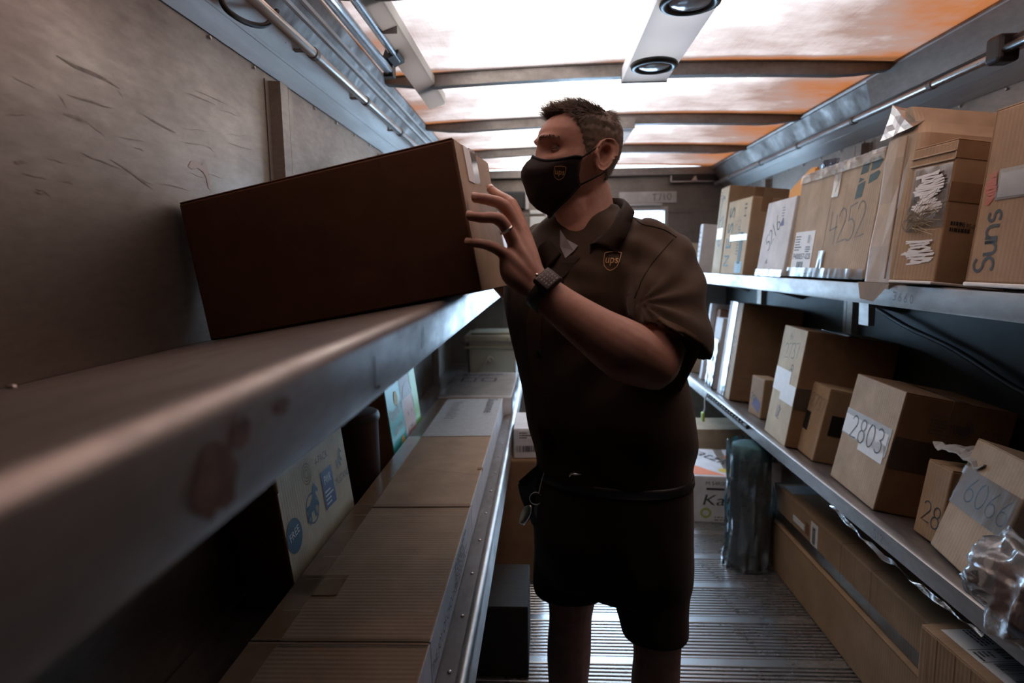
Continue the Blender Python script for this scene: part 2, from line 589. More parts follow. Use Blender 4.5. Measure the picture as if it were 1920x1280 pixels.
def barcode(parent, fm, u0, v0, u1, v1, n=26, mat='ink', ang=0.0):
    bm = bmesh.new()
    rnd = random.Random(int(u0 * 1e4) + n)
    x = 0.0; W = u1 - u0
    ws = [rnd.choice((1, 1, 2, 3)) for _ in range(2 * n)]
    k = W / sum(ws)
    for i, w_ in enumerate(ws):
        if i % 2 == 0:
            put2d(bm, rect(x, 0, x + w_ * k, v1 - v0), [(0, 1, 2, 3)], fm, u0, v0, 1, 1, ang)
        x += w_ * k
    return finish('barcode_print', bm, mat, parent)


def lines_print(parent, fm, u0, v0, u1, v1, n, mat='ink_grey', th=0.35, seed=1):
    """rows of print too small to read"""
    rnd = random.Random(seed)
    bm = bmesh.new()
    dv = (v1 - v0) / n
    for i in range(n):
        x = u0
        v = v1 - (i + 1) * dv
        end = u0 + (u1 - u0) * rnd.uniform(0.55, 1.0)
        while x < end:
            wl = rnd.uniform(0.04, 0.16) * (u1 - u0)
            put2d(bm, rect(x, v, min(x + wl, end), v + dv * th), [(0, 1, 2, 3)], fm, 0, 0, 1, 1)
            x += wl + 0.03 * (u1 - u0)
    return finish('fine_print', bm, mat, parent)


def shipping_label(parent, fm, u0, v0, w, h, name='shipping_label'):
    lb = slab2d(parent, fm, u0, v0, u0 + w, v0 + h, 'paper', name, 0.0014)
    g = lambda u, v, o=0.0022: fm(u, v, o)
    lines_print(lb, g, u0 + .06 * w, v0 + .62 * h, u0 + .6 * w, v0 + .94 * h, 6, 'ink', 0.45, int(u0 * 999))
    barcode(lb, g, u0 + .12 * w, v0 + .12 * h, u0 + .8 * w, v0 + .4 * h)
    quad2d(lb, g, rect(u0 + .04 * w, v0 + .50 * h, u0 + .96 * w, v0 + .52 * h), 'ink')
    return lb


def carton(name, label, P, dims, rot, mat='kraft', seam='y', tape='tape', cat='box', group=None, flaps=True, bevel=0.004, crease=0.0, tape_w=0.05):
    """a closed carton: body, two top flaps meeting at a seam, a strip of tape over the seam"""
    w, d, h = dims
    t = thing(name, label, cat, P, (rot[2], rot[1], rot[0]), group)
    bm = bmesh.new()
    box(bm, (0, 0, 0), (w, d, h - 0.003), bevel)
    finish('body', bm, mat, t)
    if flaps:
        g = 0.0015
        e = 0.001
        if seam == 'y':
            parts = (((e, e), (w / 2 - g, d - e)), ((w / 2 + g, e), (w - e, d - e)))
        else:
            parts = (((e, e), (w - e, d / 2 - g)), ((e, d / 2 + g), (w - e, d - e)))
        for (a, b) in parts:
            bm = bmesh.new()
            box(bm, (a[0], a[1], h - 0.0035), (b[0], b[1], h), 0.0012, 1)
            finish('flap', bm, mat, t)
        if tape:
            tw = min(tape_w, 0.35 * (w if seam == 'y' else d))
            bm = bmesh.new()
            drop = min(0.07, h * 0.4)
            if seam == 'y':
                box(bm, (w / 2 - tw / 2, -0.0012, h - 0.001), (w / 2 + tw / 2, d + 0.0012, h + 0.0011))
                box(bm, (w / 2 - tw / 2, -0.0012, h - drop), (w / 2 + tw / 2, 0.001, h))
            else:
                box(bm, (-0.0012, d / 2 - tw / 2, h - 0.001), (w + 0.0012, d / 2 + tw / 2, h + 0.0011))
                box(bm, (-0.0012, d / 2 - tw / 2, h - drop), (0.001, d / 2 + tw / 2, h))
                box(bm, (w - 0.001, d / 2 - tw / 2, h - drop), (w + 0.0012, d / 2 + tw / 2, h))
            finish('packing_tape', bm, tape, t)
    return t


def crumple(bm, amp, scale, seed=0.0, ridged=True):
    for v in bm.verts:
        p = v.co * scale + Vector((seed, seed * 1.7, -seed))
        n = noise.noise(p) if not ridged else (1 - 2 * abs(noise.noise(p))) * 0.6 + 0.4 * noise.noise(p * 2.3)
        v.co += v.normal * (n * amp) + Vector((noise.noise(p + Vector((9, 0, 0))), noise.noise(p + Vector((0, 9, 0))), noise.noise(p + Vector((0, 0, 9))))) * amp * 0.6


def film_sheet(parent, fm, u0, v0, u1, v1, nu, nv, amp, mat='film', name='clear_wrap', off=0.004, seed=0, scale=30, smooth=True):
    bm = bmesh.new()
    g = []
    for i in range(nu + 1):
        row = []
        for j in range(nv + 1):
            u = u0 + (u1 - u0) * i / nu; v = v0 + (v1 - v0) * j / nv
            q = Vector((u * scale + seed, v * scale * 0.6, seed * 3.1))
            o = off + 0.6 * amp * (0.5 + abs(noise.noise(q)) + 0.35 * noise.noise(q * 2.3))
            row.append(bm.verts.new(fm(u, v, max(0.0015, o))))
        g.append(row)
    for i in range(nu):
        for j in range(nv):
            bm.faces.new((g[i][j], g[i + 1][j], g[i + 1][j + 1], g[i][j + 1]))
    return finish(name, bm, mat, parent, smooth)

# ------------------------------------------------------------------ the truck body
XL, XR, YR, YB = -0.75, 1.45, -0.75, 4.95
XC = 0.5 * (XL + XR)


def struct(o):
    o['kind'] = 'structure'
    return o


def profile_bar(name, poly, y0, y1, mat, parent, smooth=False):
    bm = bmesh.new()
    prism(bm, poly, 'y', y0, y1)
    return finish(name, bm, mat, parent, smooth)


def rivets(name, pts, normal, r, parent, mat='rail'):
    """rivet heads only a few pixels across in the photograph: one joined piece"""
    bm = bmesh.new()
    nv = Vector(normal).normalized()
    q = Vector((0, 0, 1)).rotation_difference(nv)
    for p in pts:
        rings = []
        for rr, hh in ((r, 0.0), (r * 0.85, r * 0.45), (r * 0.4, r * 0.7)):
            rings.append([bm.verts.new(Vector(p) + q @ Vector((rr * math.cos(k * math.pi / 4), rr * math.sin(k * math.pi / 4), hh))) for k in range(8)])
        skin_rings(bm, rings)
    o = finish(name, bm, mat, parent, True)
    o['kind'] = 'stuff'
    return o


# floor: a slab carrying ribbed aluminium planks laid across the truck
bm = bmesh.new(); box(bm, (XL - 0.05, YR - 0.05, -0.08), (XR + 0.05, YB, -0.012))
floor = struct(finish('floor', bm, 'floor'))
PL = 0.265
prof = [(0.0, -0.012), (0.0, -0.001), (0.002, 0.0), (0.040, 0.0), (0.0415, -0.0095)]
nrib = 11
p0 = 0.044
pitch = (PL - 0.046) / nrib
for i in range(nrib):
    a = p0 + i * pitch
    prof += [(a, -0.0095), (a + 0.0008, -0.001), (a + 0.0022, 0.0), (a + pitch * 0.50, 0.0), (a + pitch * 0.50 + 0.0014, -0.001), (a + pitch * 0.50 + 0.0022, -0.0095)]
prof += [(PL - 0.002, -0.0095), (PL - 0.0015, -0.012)]
bm = bmesh.new(); prism(bm, [(p[0], p[1]) for p in prof], 'x', XL, XR)
plank = finish('floor_plank', bm, 'floor', floor)
y = YB - PL
first = True
while y > YR:
    if first:
        plank.location = (0, y, 0); first = False
    else:
        c = plank.copy(); COL.objects.link(c); c.parent = floor; c.location = (0, y, 0)
    y -= PL

# side walls
bm = bmesh.new(); box(bm, (XL - 0.04, YR, 0), (XL, YB, 1.955))
wall_left = struct(finish('wall_left', bm, 'wall'))
bm = bmesh.new(); box(bm, (XR, YR, 0), (XR + 0.04, YB, 1.955))
wall_right = struct(finish('wall_right', bm, 'wall'))
for sgn, W, xw in ((1, wall_left, XL), (-1, wall_right, XR)):
    def X(dx, z):
        return (xw + sgn * dx, z)
    # sloping cove sheet, its pressed groove lines, and the side strip up to the roof
    profile_bar('cove_panel', [X(0.0, 1.945), X(0.004, 1.943), X(0.095, 2.035), X(0.09, 2.04), X(-0.04, 2.04), X(-0.04, 1.945)], YR, YB, 'cove', W)
    profile_bar('cove_bead', [X(0.040, 1.980), X(0.043, 1.979), X(0.048, 1.984), X(0.045, 1.987)], YR, YB, 'cove', W)
    profile_bar('side_strip', [X(0.09, 2.036), X(0.094, 2.034), X(0.155, 2.128), X(0.15, 2.145), X(-0.02, 2.145), X(-0.02, 2.036)], YR, YB, 'bow', W)
    for k in ((0.35, 0.62) if sgn > 0 else (0.85,)):
        a = 0.094 + 0.061 * k; zz = 2.034 + 0.094 * k
        profile_bar('strip_bead', [X(a, zz), X(a + 0.008, zz + 0.002), X(a + 0.011, zz + 0.010), X(a + 0.004, zz + 0.009)], YR, YB, 'cove', W)
    ys = [0.35 + 0.215 * k for k in range(21)]
    rivets('rivets', [(xw + sgn * 0.003, yy, 1.935) for yy in ys], (sgn, 0, 0), 0.0055, W)
    rivets('rivets', [(xw + sgn * 0.07, yy + 0.05, 2.012) for yy in ys[::2]], (sgn, 0, -1), 0.004, W)
    # tube rail with clips
    bm = bmesh.new()
    tube(bm, [(xw + sgn * 0.123, YR + 0.05, 2.0), (xw + sgn * 0.123, YB - 0.05, 2.0)], 0.0135, 14)
    rail = finish('rail_tube', bm, 'rail', W, True)
    for yy in (0.6, 1.2, 1.75, 2.25, 2.78, 3.35, 3.9, 4.5):
        bm = bmesh.new()
        tube(bm, [(xw + sgn * 0.123, yy - 0.011, 2.0), (xw + sgn * 0.123, yy + 0.011, 2.0)], 0.0165, 14)
        box(bm, (min(xw + sgn * 0.06, xw + sgn * 0.125), yy - 0.011, 2.008), (max(xw + sgn * 0.06, xw + sgn * 0.125), yy + 0.011, 2.012))
        finish('clip', bm, 'bow', W)
# hat-section posts riveted to the walls
for W, xw, sgn, spots in ((wall_left, XL, 1, (1.70, 2.86, 4.05)), (wall_right, XR, -1, (1.70, 2.86, 4.05))):
    for yy in spots:
        bm = bmesh.new()
        d = 0.032
        pl = [(0.0, 0.0), (0.0, 0.003), (0.022, 0.003), (0.030, d), (0.080, d), (0.088, 0.012), (0.096, 0.012), (0.102, d * 0.75), (0.128, d * 0.75), (0.132, 0.003), (0.150, 0.003), (0.150, 0.0)]
        prism(bm, [(xw + sgn * q[1], yy + q[0]) for q in pl], 'z', 1.30 if (sgn > 0 and yy < 2) else 0.02, 1.925)
        post = finish('wall_post', bm, 'wall', W)
        rivets('rivets', [(xw + sgn * 0.012, yy + 0.092, zz) for zz in (1.36, 1.45, 1.62, 1.90)], (sgn, 0, 0), 0.007, post, 'bow')

# torn sticker left on the wall
bm = bmesh.new()
pts = [(0, 0), (.012, .012), (.03, .014), (.045, .008), (.05, .014), (.062, .012), (.066, -.004), (.074, -.02), (.07, -.032), (.062, -.03), (.058, -.012), (.048, -.002), (.03, .002), (.014, -.004)]
s0 = at(352, 312, X=XL)
for o_, vs in ((0.0005, None),):
    A = [bm.verts.new((XL + 0.0008, s0.y + p[0] * 1.2, s0.z + p[1] * 1.2)) for p in pts]
    bm.faces.new(A)
finish('sticker_remnant', bm, 'paper_grey', wall_left)

# scratches scored along the sheet by sliding parcels
bm = bmesh.new()
rs = random.Random(21)
fixed = [((105, 105), (225, 165), .007), ((118, 214), (166, 229), .006), ((205, 298), (285, 352), .004), ((125, 175), (215, 205), .004), ((150, 286), (230, 318), .003), ((270, 215), (330, 250), .005), ((25, 302), (50, 308), .006)]
for a_, b_, w_ in fixed + [((lambda x, y_: ((x, y_), (x + rs.uniform(15, 60), y_ + rs.uniform(4, 26)), rs.uniform(.001, .002)))(rs.uniform(10, 440), rs.uniform(120, 370))) for _ in range(26)]:
    A = at(*a_, X=XL); B = at(*b_, X=XL)
    if B.z > 1.92 or A.z > 1.92:
        continue
    P = [(A.y + (B.y - A.y) * t_, A.z + (B.z - A.z) * t_ + rs.uniform(-.002, .002)) for t_ in (0, .25, .5, .75, 1)]
    V = []
    for i_, (yy, zz) in enumerate(P):
        hw_ = w_ * .5 * (0.15, .8, 1, .7, .1)[i_]
        V.append((bm.verts.new((XL + .0006, yy, zz + hw_)), bm.verts.new((XL + .0006, yy, zz - hw_))))
    for p, q in zip(V, V[1:]):
        bm.faces.new((p[0], p[1], q[1], q[0]))
o = finish('scratch_marks', bm, 'scratch', wall_left); o['kind'] = 'stuff'

# rear door behind the camera and the bulkhead at the cab end
bm = bmesh.new(); box(bm, (XL - 0.04, YR - 0.04, 0), (XR + 0.04, YR, 2.2))
struct(finish('wall_rear', bm, 'wall'))
DX0, DX1, DZ = 0.05, 0.95, 1.81
bm = bmesh.new()
prism(bm, [(XL, 0), (DX0, 0), (DX0, DZ), (DX1, DZ), (DX1, 0), (XR, 0), (XR, 2.14), (XL, 2.14)], 'y', YB, YB + 0.04)
wall_front = struct(finish('wall_bulkhead', bm, 'wall'))
bm = bmesh.new()
box(bm, (XL, YB - 0.05, 2.075), (XR, YB, 2.135), 0.004)
finish('header_beam', bm, 'bow', wall_front)
for lo, hi in (((DX0 - 0.03, YB - 0.02, 0), (DX0, YB + 0.05, DZ + 0.03)), ((DX1, YB - 0.02, 0), (DX1 + 0.03, YB + 0.05, DZ + 0.03)), ((DX0, YB - 0.02, DZ), (DX1, YB + 0.05, DZ + 0.03))):
    bm = bmesh.new(); box(bm, lo, hi, 0.003); finish('door_frame', bm, 'rail', wall_front)
bm = bmesh.new(); box(bm, (0.25, YB - 0.05, 1.845), (0.93, YB - 0.02, 1.862), 0.002); finish('door_track', bm, 'steel', wall_front)
bm = bmesh.new(); box(bm, (0.60, YB - 0.014, 1.868), (1.045, YB, 1.955), 0.002); plate = finish('name_plate', bm, 'cove', wall_front)
scrawl(plate, 'T710', lambda u, v, o=0: (u, YB - 0.0152, v), 0.86, 1.885, 0.05, 'ink_grey', 0.05, 0.006, 0.75)
for zz in (1.80, 1.35, 0.9):
    for a, b in ((XL, DX0 - 0.03), (DX1 + 0.03, XR)):
        bm = bmesh.new(); box(bm, (a, YB - 0.008, zz - 0.006), (b, YB, zz + 0.006)); finish('seam_strip', bm, 'wall', wall_front)
for xx in (1.17, -0.35):
    bm = bmesh.new(); box(bm, (xx, YB - 0.012, 0), (xx + 0.03, YB, 1.8)); finish('stiffener', bm, 'wall', wall_front)
for a, b, c, d in ((-0.10, 1.62, 0.02, 1.78), (-0.10, 1.80, 0.0, 1.83)):
    bm = bmesh.new(); box(bm, (a, YB - 0.02, b), (c, YB, d), 0.003); finish('latch_plate', bm, 'white_metal', wall_front)

# cab beyond the bulkhead: floor, dashboard and windscreen posts
bm = bmesh.new(); box(bm, (XL, YB, -0.08), (XR, YB + 1.5, -0.004)); struct(finish('floor_cab', bm, 'rubber'))
bm = bmesh.new()
prism(bm, [(YB + 1.15, 0.0), (YB + 1.15, 0.30), (YB + 1.22, 0.36), (YB + 1.5, 0.34), (YB + 1.5, 0.0)], 'x', XL, XR)
struct(finish('wall_cab_front', bm, 'black'))
for xx in (XL - 0.02, XR - 0.05):
    bm = bmesh.new(); tube(bm, [(xx + 0.035, YB + 1.48, 0.33), (xx + 0.035, YB + 0.45, 2.14)], 0.035, 8)
    struct(finish('trim_windscreen_post', bm, 'kraft_dark'))
bm = bmesh.new(); box(bm, (XL, YB + 0.04, 2.12), (XR, YB + 0.45, 2.16)); struct(finish('ceiling_cab', bm, 'white_metal'))
for xx in (XL - 0.03, XR):
    bm = bmesh.new(); box(bm, (xx, YB + 0.04, 0), (xx + 0.03, YB + 0.55, 2.1)); struct(finish('wall_cab_side', bm, 'wall'))

# roof: unseen opaque and amber sheets over the rear shape the foreground light; translucent sheets between arched bows towards the cab
def roof_z(x, base=2.135, rise=0.03):
    return base + rise * (1 - ((x - XC) / 1.0) ** 2)


BOWS = [0.83, 1.65, 2.47, 3.29, 4.11]
bm = bmesh.new()
box(bm, (XL - 0.04, YR - 0.05, 2.13), (XR + 0.04, YR + 0.30, 2.18))
ceiling = struct(finish('ceiling', bm, 'cove'))
ends = [YR + 0.28, 0.01] + BOWS + [YB]
for i in range(len(ends) - 1):
    y0, y1 = ends[i], ends[i + 1]
    bm = bmesh.new()
    n = 32
    rows = []
    for j in range(9):
        yy = (y1 - y0) * j / 8
        rows.append([bm.verts.new((XL + 0.0 + (XR - XL) * k / n, yy, roof_z(XL + (XR - XL) * k / n))) for k in range(n + 1)])
    for j in range(8):
        for k in range(n):
            bm.faces.new((rows[j][k], rows[j + 1][k], rows[j + 1][k + 1], rows[j][k + 1]))
    o = finish('roof_panel', bm, 'roof' if y0 > 1.5 else ('roof_warm' if y0 > 0.8 else 'cove'), ceiling, True)
    o.location = (0, y0, 0)
for yb in [0.01] + BOWS:
    bm = bmesh.new()
    rings = []
    for k in range(25):
        x = XL + 0.10 + (XR - XL - 0.20) * k / 24
        e = min(1.0, min(k, 24 - k) / 2.5)
        dep = 0.016 + 0.034 * e
        zt = roof_z(x) - 0.0005
        rings.append([bm.verts.new((x, yb + a, zt - b * dep)) for a, b in ((-0.028, 0), (-0.028, 0.1), (-0.022, 0.12), (-0.022, 1), (0.018, 1), (0.018, 0.93), (0.032, 0.93), (0.032, 0.88), (0.022, 0.88), (0.022, 0))])
    skin_rings(bm, rings)
    bmesh.ops.recalc_face_normals(bm, faces=bm.faces[:])
    bow = finish('roof_bow', bm, 'bow', ceiling)
# flat cover sheet over the side strip, kerb side, near end
profile_bar('cover_sheet', [(XR - 0.16, 2.118), (XR - 0.135, 2.018), (XR - 0.132, 2.018), (XR - 0.157, 2.118)], 0.2, 2.62, 'wall', wall_right)


bm = bmesh.new(); box(bm, (XR - 0.004, YR + 0.05, 0.60), (XR, YB - 0.02, 1.275)); finish('shade_panel', bm, 'wall_shade', wall_right)  # added dark panel imitating the shade on the wall between the shelves

# ------------------------------------------------------------------ roof fittings
def lamp_channel(y0, y1, lamps, label):
    t = thing('lamp_channel', label, 'light fixture', (0.30, y0, 2.085))
    L = y1 - y0
    bm = bmesh.new()
    prism(bm, [(0, 0.05), (0, 0), (0.165, 0), (0.165, 0.05), (0.1635, 0.05), (0.1635, 0.0015), (0.0015, 0.0015), (0.0015, 0.05)], 'y', 0, L)
    finish('housing', bm, 'acrylic', t)
    for yy in (0.0, L):
        bm = bmesh.new(); box(bm, (-0.002, yy - 0.004, -0.004), (0.167, yy + 0.004, 0.05), 0.001); finish('end_cap', bm, 'bow', t)
    for ly in lamps:
        bm = bmesh.new()
        lathe(bm, [(0.078, 0.0), (0.080, -0.004), (0.076, -0.014), (0.066, -0.017), (0.058, -0.012), (0.057, 0.0)], 36, (0.0825, ly - y0, 0))
        rim = finish('rim', bm, 'black', t, True)
        bm = bmesh.new()
        lathe(bm, [(0.0575, -0.004), (0.050, -0.012), (0.03, -0.017), (0.008, -0.0185)], 36, (0.0825, ly - y0, 0))
        finish('lens', bm, 'dark_glass', rim, True)
    return t


lamp_channel(0.95, 2.42, (at(1227, 128, Z=2.07).y, at(1283, 10, Z=2.07).y, 1.2), 'white roof channel with two round black-rimmed lamps above the man')
lamp_channel(3.22, 4.70, (3.7, 4.3), 'plain white roof channel partly hidden behind the man\'s head')

# tube lamp on the left of the roof
t = thing('tube_lamp', 'slim silver tube lamp in black end holder under the roof', 'light fixture', (-0.50, 0.75, 2.05))
bm = bmesh.new(); tube(bm, [(0, 0.0, 0), (0, 1.35, 0)], 0.0155, 16); finish('tube', bm, 'steel', t, True)
bm = bmesh.new(); tube(bm, [(0.034, 0.0, 0.034), (0.034, 1.33, 0.034)], 0.011, 12); finish('backing_rod', bm, 'steel', t, True)
bm = bmesh.new(); box(bm, (-0.017, 1.325, -0.019), (0.017, 1.365, 0.024), 0.004); finish('end_holder', bm, 'black', t)
bm = bmesh.new(); prism(bm, [(0.0, 0.02), (0.014, 0.055), (0.05, 0.062), (0.05, 0.03), (0.017, 0.015)], 'y', 1.26, 1.352); finish('mounting_arm', bm, 'black', t)
bm = bmesh.new(); box(bm, (-0.008, 1.322, -0.008), (0.008, 1.328, 0.008), 0.002); finish('contact_pin', bm, 'steel', t)

# white raceway hanging along the roof
t = thing('cable_raceway', 'flat white plastic raceway strip hanging along the roof', 'raceway', (-0.445, 0.6, 2.085))
bm = bmesh.new()
prism(bm, [(-0.036, -0.004), (0.030, 0.018), (0.030, 0.022), (-0.038, 0.0)], 'y', 0, 2.13)
finish('strip', bm, 'white_plastic', t)
bm = bmesh.new(); prism(bm, [(0.029, 0.018), (0.034, 0.020), (0.036, 0.050), (0.032, 0.050)], 'y', 0, 2.11); finish('back_flange', bm, 'white_plastic', t)
bm = bmesh.new(); box(bm, (-0.034, 1.25, -0.003), (0.03, 1.253, 0.019)); finish('joint_line', bm, 'bow', t)

# grab bar holder, kerb side
gb = at(1880, 95, X=XR - 0.17)
t = thing('bar_holder', 'black plastic bar holder on the right-hand rail', 'bracket', (gb.x, gb.y, gb.z))
bm = bmesh.new(); box(bm, (-0.03, -0.03, -0.035), (0.03, 0.03, 0.04), 0.012, 3); finish('holder', bm, 'black', t)
bm = bmesh.new(); tube(bm, [(-0.012, -0.3, -0.004), (-0.012, -0.01, -0.004)], 0.012, 12); finish('bar', bm, 'steel', t, True)
bm = bmesh.new(); box(bm, (0.0, -0.6, 0.0), (0.035, -0.02, 0.03), 0.006); finish('arm', bm, 'black', t)

# black cable looping down from the roof at the left
bm = bmesh.new()
cp = [at(405, -40, X=-0.70), at(418, 8, X=-0.69), at(440, 30, X=-0.68), at(470, 45, X=-0.67), at(500, 46, X=-0.655), at(520, 20, X=-0.64)]
tube(bm, [Vector(p) for p in catmull(cp, 5)], 0.0065, 8)
tag(finish('roof_cable', bm, 'rubber', None, True), 'black cable looping below the roof at the upper left corner', 'cable')

# sun visor style vent box on the bulkhead
t = thing('vent_box', 'dark slotted vent box with bright edges on the bulkhead', 'vent', (0.99, YB - 0.05, 2.022))
bm = bmesh.new(); box(bm, (0, 0, 0), (0.38, 0.05, 0.05), 0.006); finish('body', bm, 'black', t)
bm = bmesh.new(); box(bm, (0, -0.006, -0.004), (0.33, 0.004, 0.004), 0.001); finish('lower_edge', bm, 'steel', t)
bm = bmesh.new(); box(bm, (-0.004, -0.006, 0.0), (0.006, 0.0, 0.045), 0.001); finish('side_edge', bm, 'steel', t)
bm = bmesh.new(); prism(bm, [(0.15, 0), (0.20, 0.0), (0.19, 0.04), (0.18, 0.04)], 'y', -0.006, 0.0); finish('catch', bm, 'steel', t)
t = thing('control_box', 'black control box mounted on the bulkhead beside the man\'s mask', 'control box', (-0.33, YB - 0.06, 1.835))
bm = bmesh.new(); box(bm, (0, 0, 0), (0.19, 0.06, 0.14), 0.012, 3); finish('housing', bm, 'black', t)
bm = bmesh.new(); box(bm, (0.195, 0.02, 0.0), (0.225, 0.06, 0.15), 0.003); finish('mounting_plate', bm, 'rail', t)
bm = bmesh.new(); box(bm, (0.02, -0.003, 0.03), (0.17, 0.0, 0.11), 0.002); finish('cover', bm, 'rubber', t)


# ------------------------------------------------------------------ shelves
def sheet_profile(pts, th=0.004):
    """closed outline of a bent sheet from its top line"""
    P = [np.array(p, float) for p in pts]
    low = []
    for i, p in enumerate(P):
        a = P[max(0, i - 1)]; b = P[min(len(P) - 1, i + 1)]
        t = (b - a) / (np.linalg.norm(b - a) or 1)
        n = np.array([t[1], -t[0]])
        low.append(tuple(p + n * th))
    return [tuple(p) for p in P] + low[::-1]


def arc_pts(cx, cz, r, a0, a1, n=8):
    return [(cx + r * math.cos(math.radians(a0 + (a1 - a0) * k / n)), cz + r * math.sin(math.radians(a0 + (a1 - a0) * k / n))) for k in range(n + 1)]


def shelf(label, pts_deck, pts_lip, y0, y1, lip_smooth=True, mirror=False):
    t = thing('truck_shelf', label, 'shelf')
    pd = sheet_profile(pts_deck); pl = sheet_profile(pts_lip)
    bm = bmesh.new(); prism(bm, pd, 'y', y0, y1); finish('deck', bm, 'shelf', t)
    bm = bmesh.new(); prism(bm, pl, 'y', y0, y1)
    lip = finish('lip', bm, 'shelf', t)
    if lip_smooth:
        lip.data.polygons.foreach_set('use_smooth', [True] * len(lip.data.polygons))
        try:
            lip.data.set_sharp_from_angle(angle=math.radians(40))
        except Exception:
            pass
    return t, lip


def bracket(parent, x_wall, x_front, z_front, z_wall, y, drop=0.16):
    bm = bmesh.new()
    prism(bm, [(x_wall, z_wall - 0.006), (x_front, z_front - 0.006), (x_front, z_front - 0.03), (x_wall + (x_front - x_wall) * 0.3, z_wall - drop * 0.6), (x_wall, z_wall - drop)], 'y', y, y + 0.004)
    return finish('bracket', bm, 'shelf', parent)


# left upper
t, lip = shelf('upper aluminium shelf on the left with a tall rounded lip', [(-0.747, 1.258), (-0.214, 1.3475)],
               [(-0.216, 1.3475)] + arc_pts(-0.195, 1.3355, 0.015, 105, 0, 10) + [(-0.180, 1.285), (-0.183, 1.276), (-0.20, 1.274)], YR + 0.02, YB - 0.02)
lu = lambda u, v, o=0.0006: (-0.180 + o, u, v)
scrawl(lip, 'L', lu, at(700, 690, X=-0.18).y, 1.288, 0.036, 'ink', 0.0, 0.0042)
scrawl(lip, 'N', lu, at(790, 655, X=-0.18).y, 1.297, 0.030, 'ink', 0.0, 0.0042)
for i_, (yc, zc, ry_, rz_) in enumerate(((0.315, 1.305, .022, .022), (0.345, 1.322, .014, .010), (0.405, 1.325, .012, .006))):
    rs = random.Random(i_)
    quad2d(lip, lu, [(yc + ry_ * math.cos(a) * rs.uniform(.7, 1.2), zc + rz_ * math.sin(a) * rs.uniform(.7, 1.2)) for a in [k * math.pi / 8 for k in range(16)]], 'scuff', 'scuff_mark')
for yy in (0.3, 0.98, 1.62, 2.3, 3.0, 3.7, 4.4):
    bracket(t, -0.747, -0.20, 1.344, 1.252, yy)
rivets('rivets', [tuple(at(px, py, Z=1.29)) for px, py in ((22, 727), (85, 741), (165, 722), (245, 739), (313, 716))], (0, 0, 1), 0.006, t)
# left lower
t, lip = shelf('lower aluminium shelf on the left with a beaded riveted edge', [(-0.747, 0.612), (-0.235, 0.628)],
               [(-0.237, 0.629), (-0.205, 0.630), (-0.200, 0.634), (-0.175, 0.636)] + arc_pts(-0.158, 0.642, 0.013, 200, 0, 10) + [(-0.144, 0.575), (-0.16, 0.572)], YR + 0.02, YB - 0.02)
rivets('rivets', [(-0.187, 0.9 + 0.19 * k, 0.6355) for k in range(20)] , (0, 0, 1), 0.005, t)
for yy in (0.45, 1.15, 1.95, 2.8, 3.6, 4.4):
    bracket(t, -0.747, -0.20, 0.624, 0.608, yy)
# right upper
t, lip = shelf('upper aluminium shelf on the right carrying a row of cartons', [(1.447, 1.298), (0.965, 1.346)][::-1],
               [(0.98, 1.345), (0.957, 1.3475), (0.951, 1.345), (0.950, 1.340), (0.950, 1.290), (0.953, 1.286), (0.972, 1.286)][::-1], YR + 0.02, YB - 0.02)
ru = lambda u, v, o=0.0006: (0.9498 - o, u, v)
scrawl(lip, '3660', lambda u, v, o=0.0006: (0.9498 - o, 1.72 - u, v), 0.0, 1.306, 0.022, 'ink_grey', -0.06, 0.0022, 1.2)
for yy in (0.6, 1.62, 2.55, 3.5, 4.4):
    bracket(t, 1.447, 0.965, 1.342, 1.294, yy, 0.10)
for yy in (at(1655, 600, X=1.10).y, at(1660, 600, X=1.10).y - 0.9):
    bm = bmesh.new(); prism(bm, [(1.05, 1.34), (1.075, 1.34), (1.075, 1.20), (1.055, 1.20)], 'y', yy, yy + 0.06); finish('hanger', bm, 'shelf', t)
bm = bmesh.new(); box(bm, (1.09, YR + 0.1, 1.27), (1.14, YB - 0.1, 1.30), 0.003); finish('stiffener', bm, 'shelf', t)
# right lower
t, lip = shelf('lower aluminium shelf on the right loaded with cartons', [(0.985, 0.650), (1.447, 0.567)],
               [(0.99, 0.650), (0.984, 0.657), (0.962, 0.657), (0.956, 0.653), (0.955, 0.645), (0.955, 0.605), (0.975, 0.602)][::-1], YR + 0.02, YB - 0.02)
scrawl(lip, 'S12', lambda u, v, o=0.0006: (0.955 - o, 1.75 - u, v), 0.0, 0.615, 0.024, 'ink_grey', 0, 0.002)
for yy in (0.6, 1.7, 2.6, 3.5, 4.4):
    bracket(t, 1.447, 0.985, 0.646, 0.563, yy, 0.12)

# black hose clipped to the right wall between the shelves
bm = bmesh.new()
hp = [at(1640, 575, X=1.41), at(1700, 612, X=1.405), at(1790, 655, X=1.41), at(1900, 725, X=1.405), at(2050, 800, X=1.41)]
tube(bm, [Vector(p) for p in catmull(hp, 6)], 0.010, 8)
tag(finish('wall_hose', bm, 'rubber', None, True), 'black hose running along the right wall between the shelves', 'hose')

# ------------------------------------------------------------------ parcels, upper right shelf
G_RU, G_RL = 'parcels on the upper right shelf', 'parcels on the lower right shelf'


def fmx(d, f):
    return face_map(d, f)


# far end: slim upright parcels
for i, (px, Y, w, d, h, m, lab) in enumerate([
        (1322, 4.35, 0.18, 0.10, 0.20, 'kraft_pale', 'small kraft parcel at the far end of the upper right shelf'),
        (1334, 4.05, 0.22, 0.07, 0.31, 'card_white', 'slim white upright parcel beside the tall cream carton, upper right shelf')]):
    t = carton('parcel', lab, (1.0, Y, 1.343), (w, d, h), (0, 0.10, 0), m, group=G_RU, tape=None)
    if i == 1:
        lines_print(t, fmx((w, d, h), 'x0'), 0.01, 0.1, 0.06, 0.28, 6)

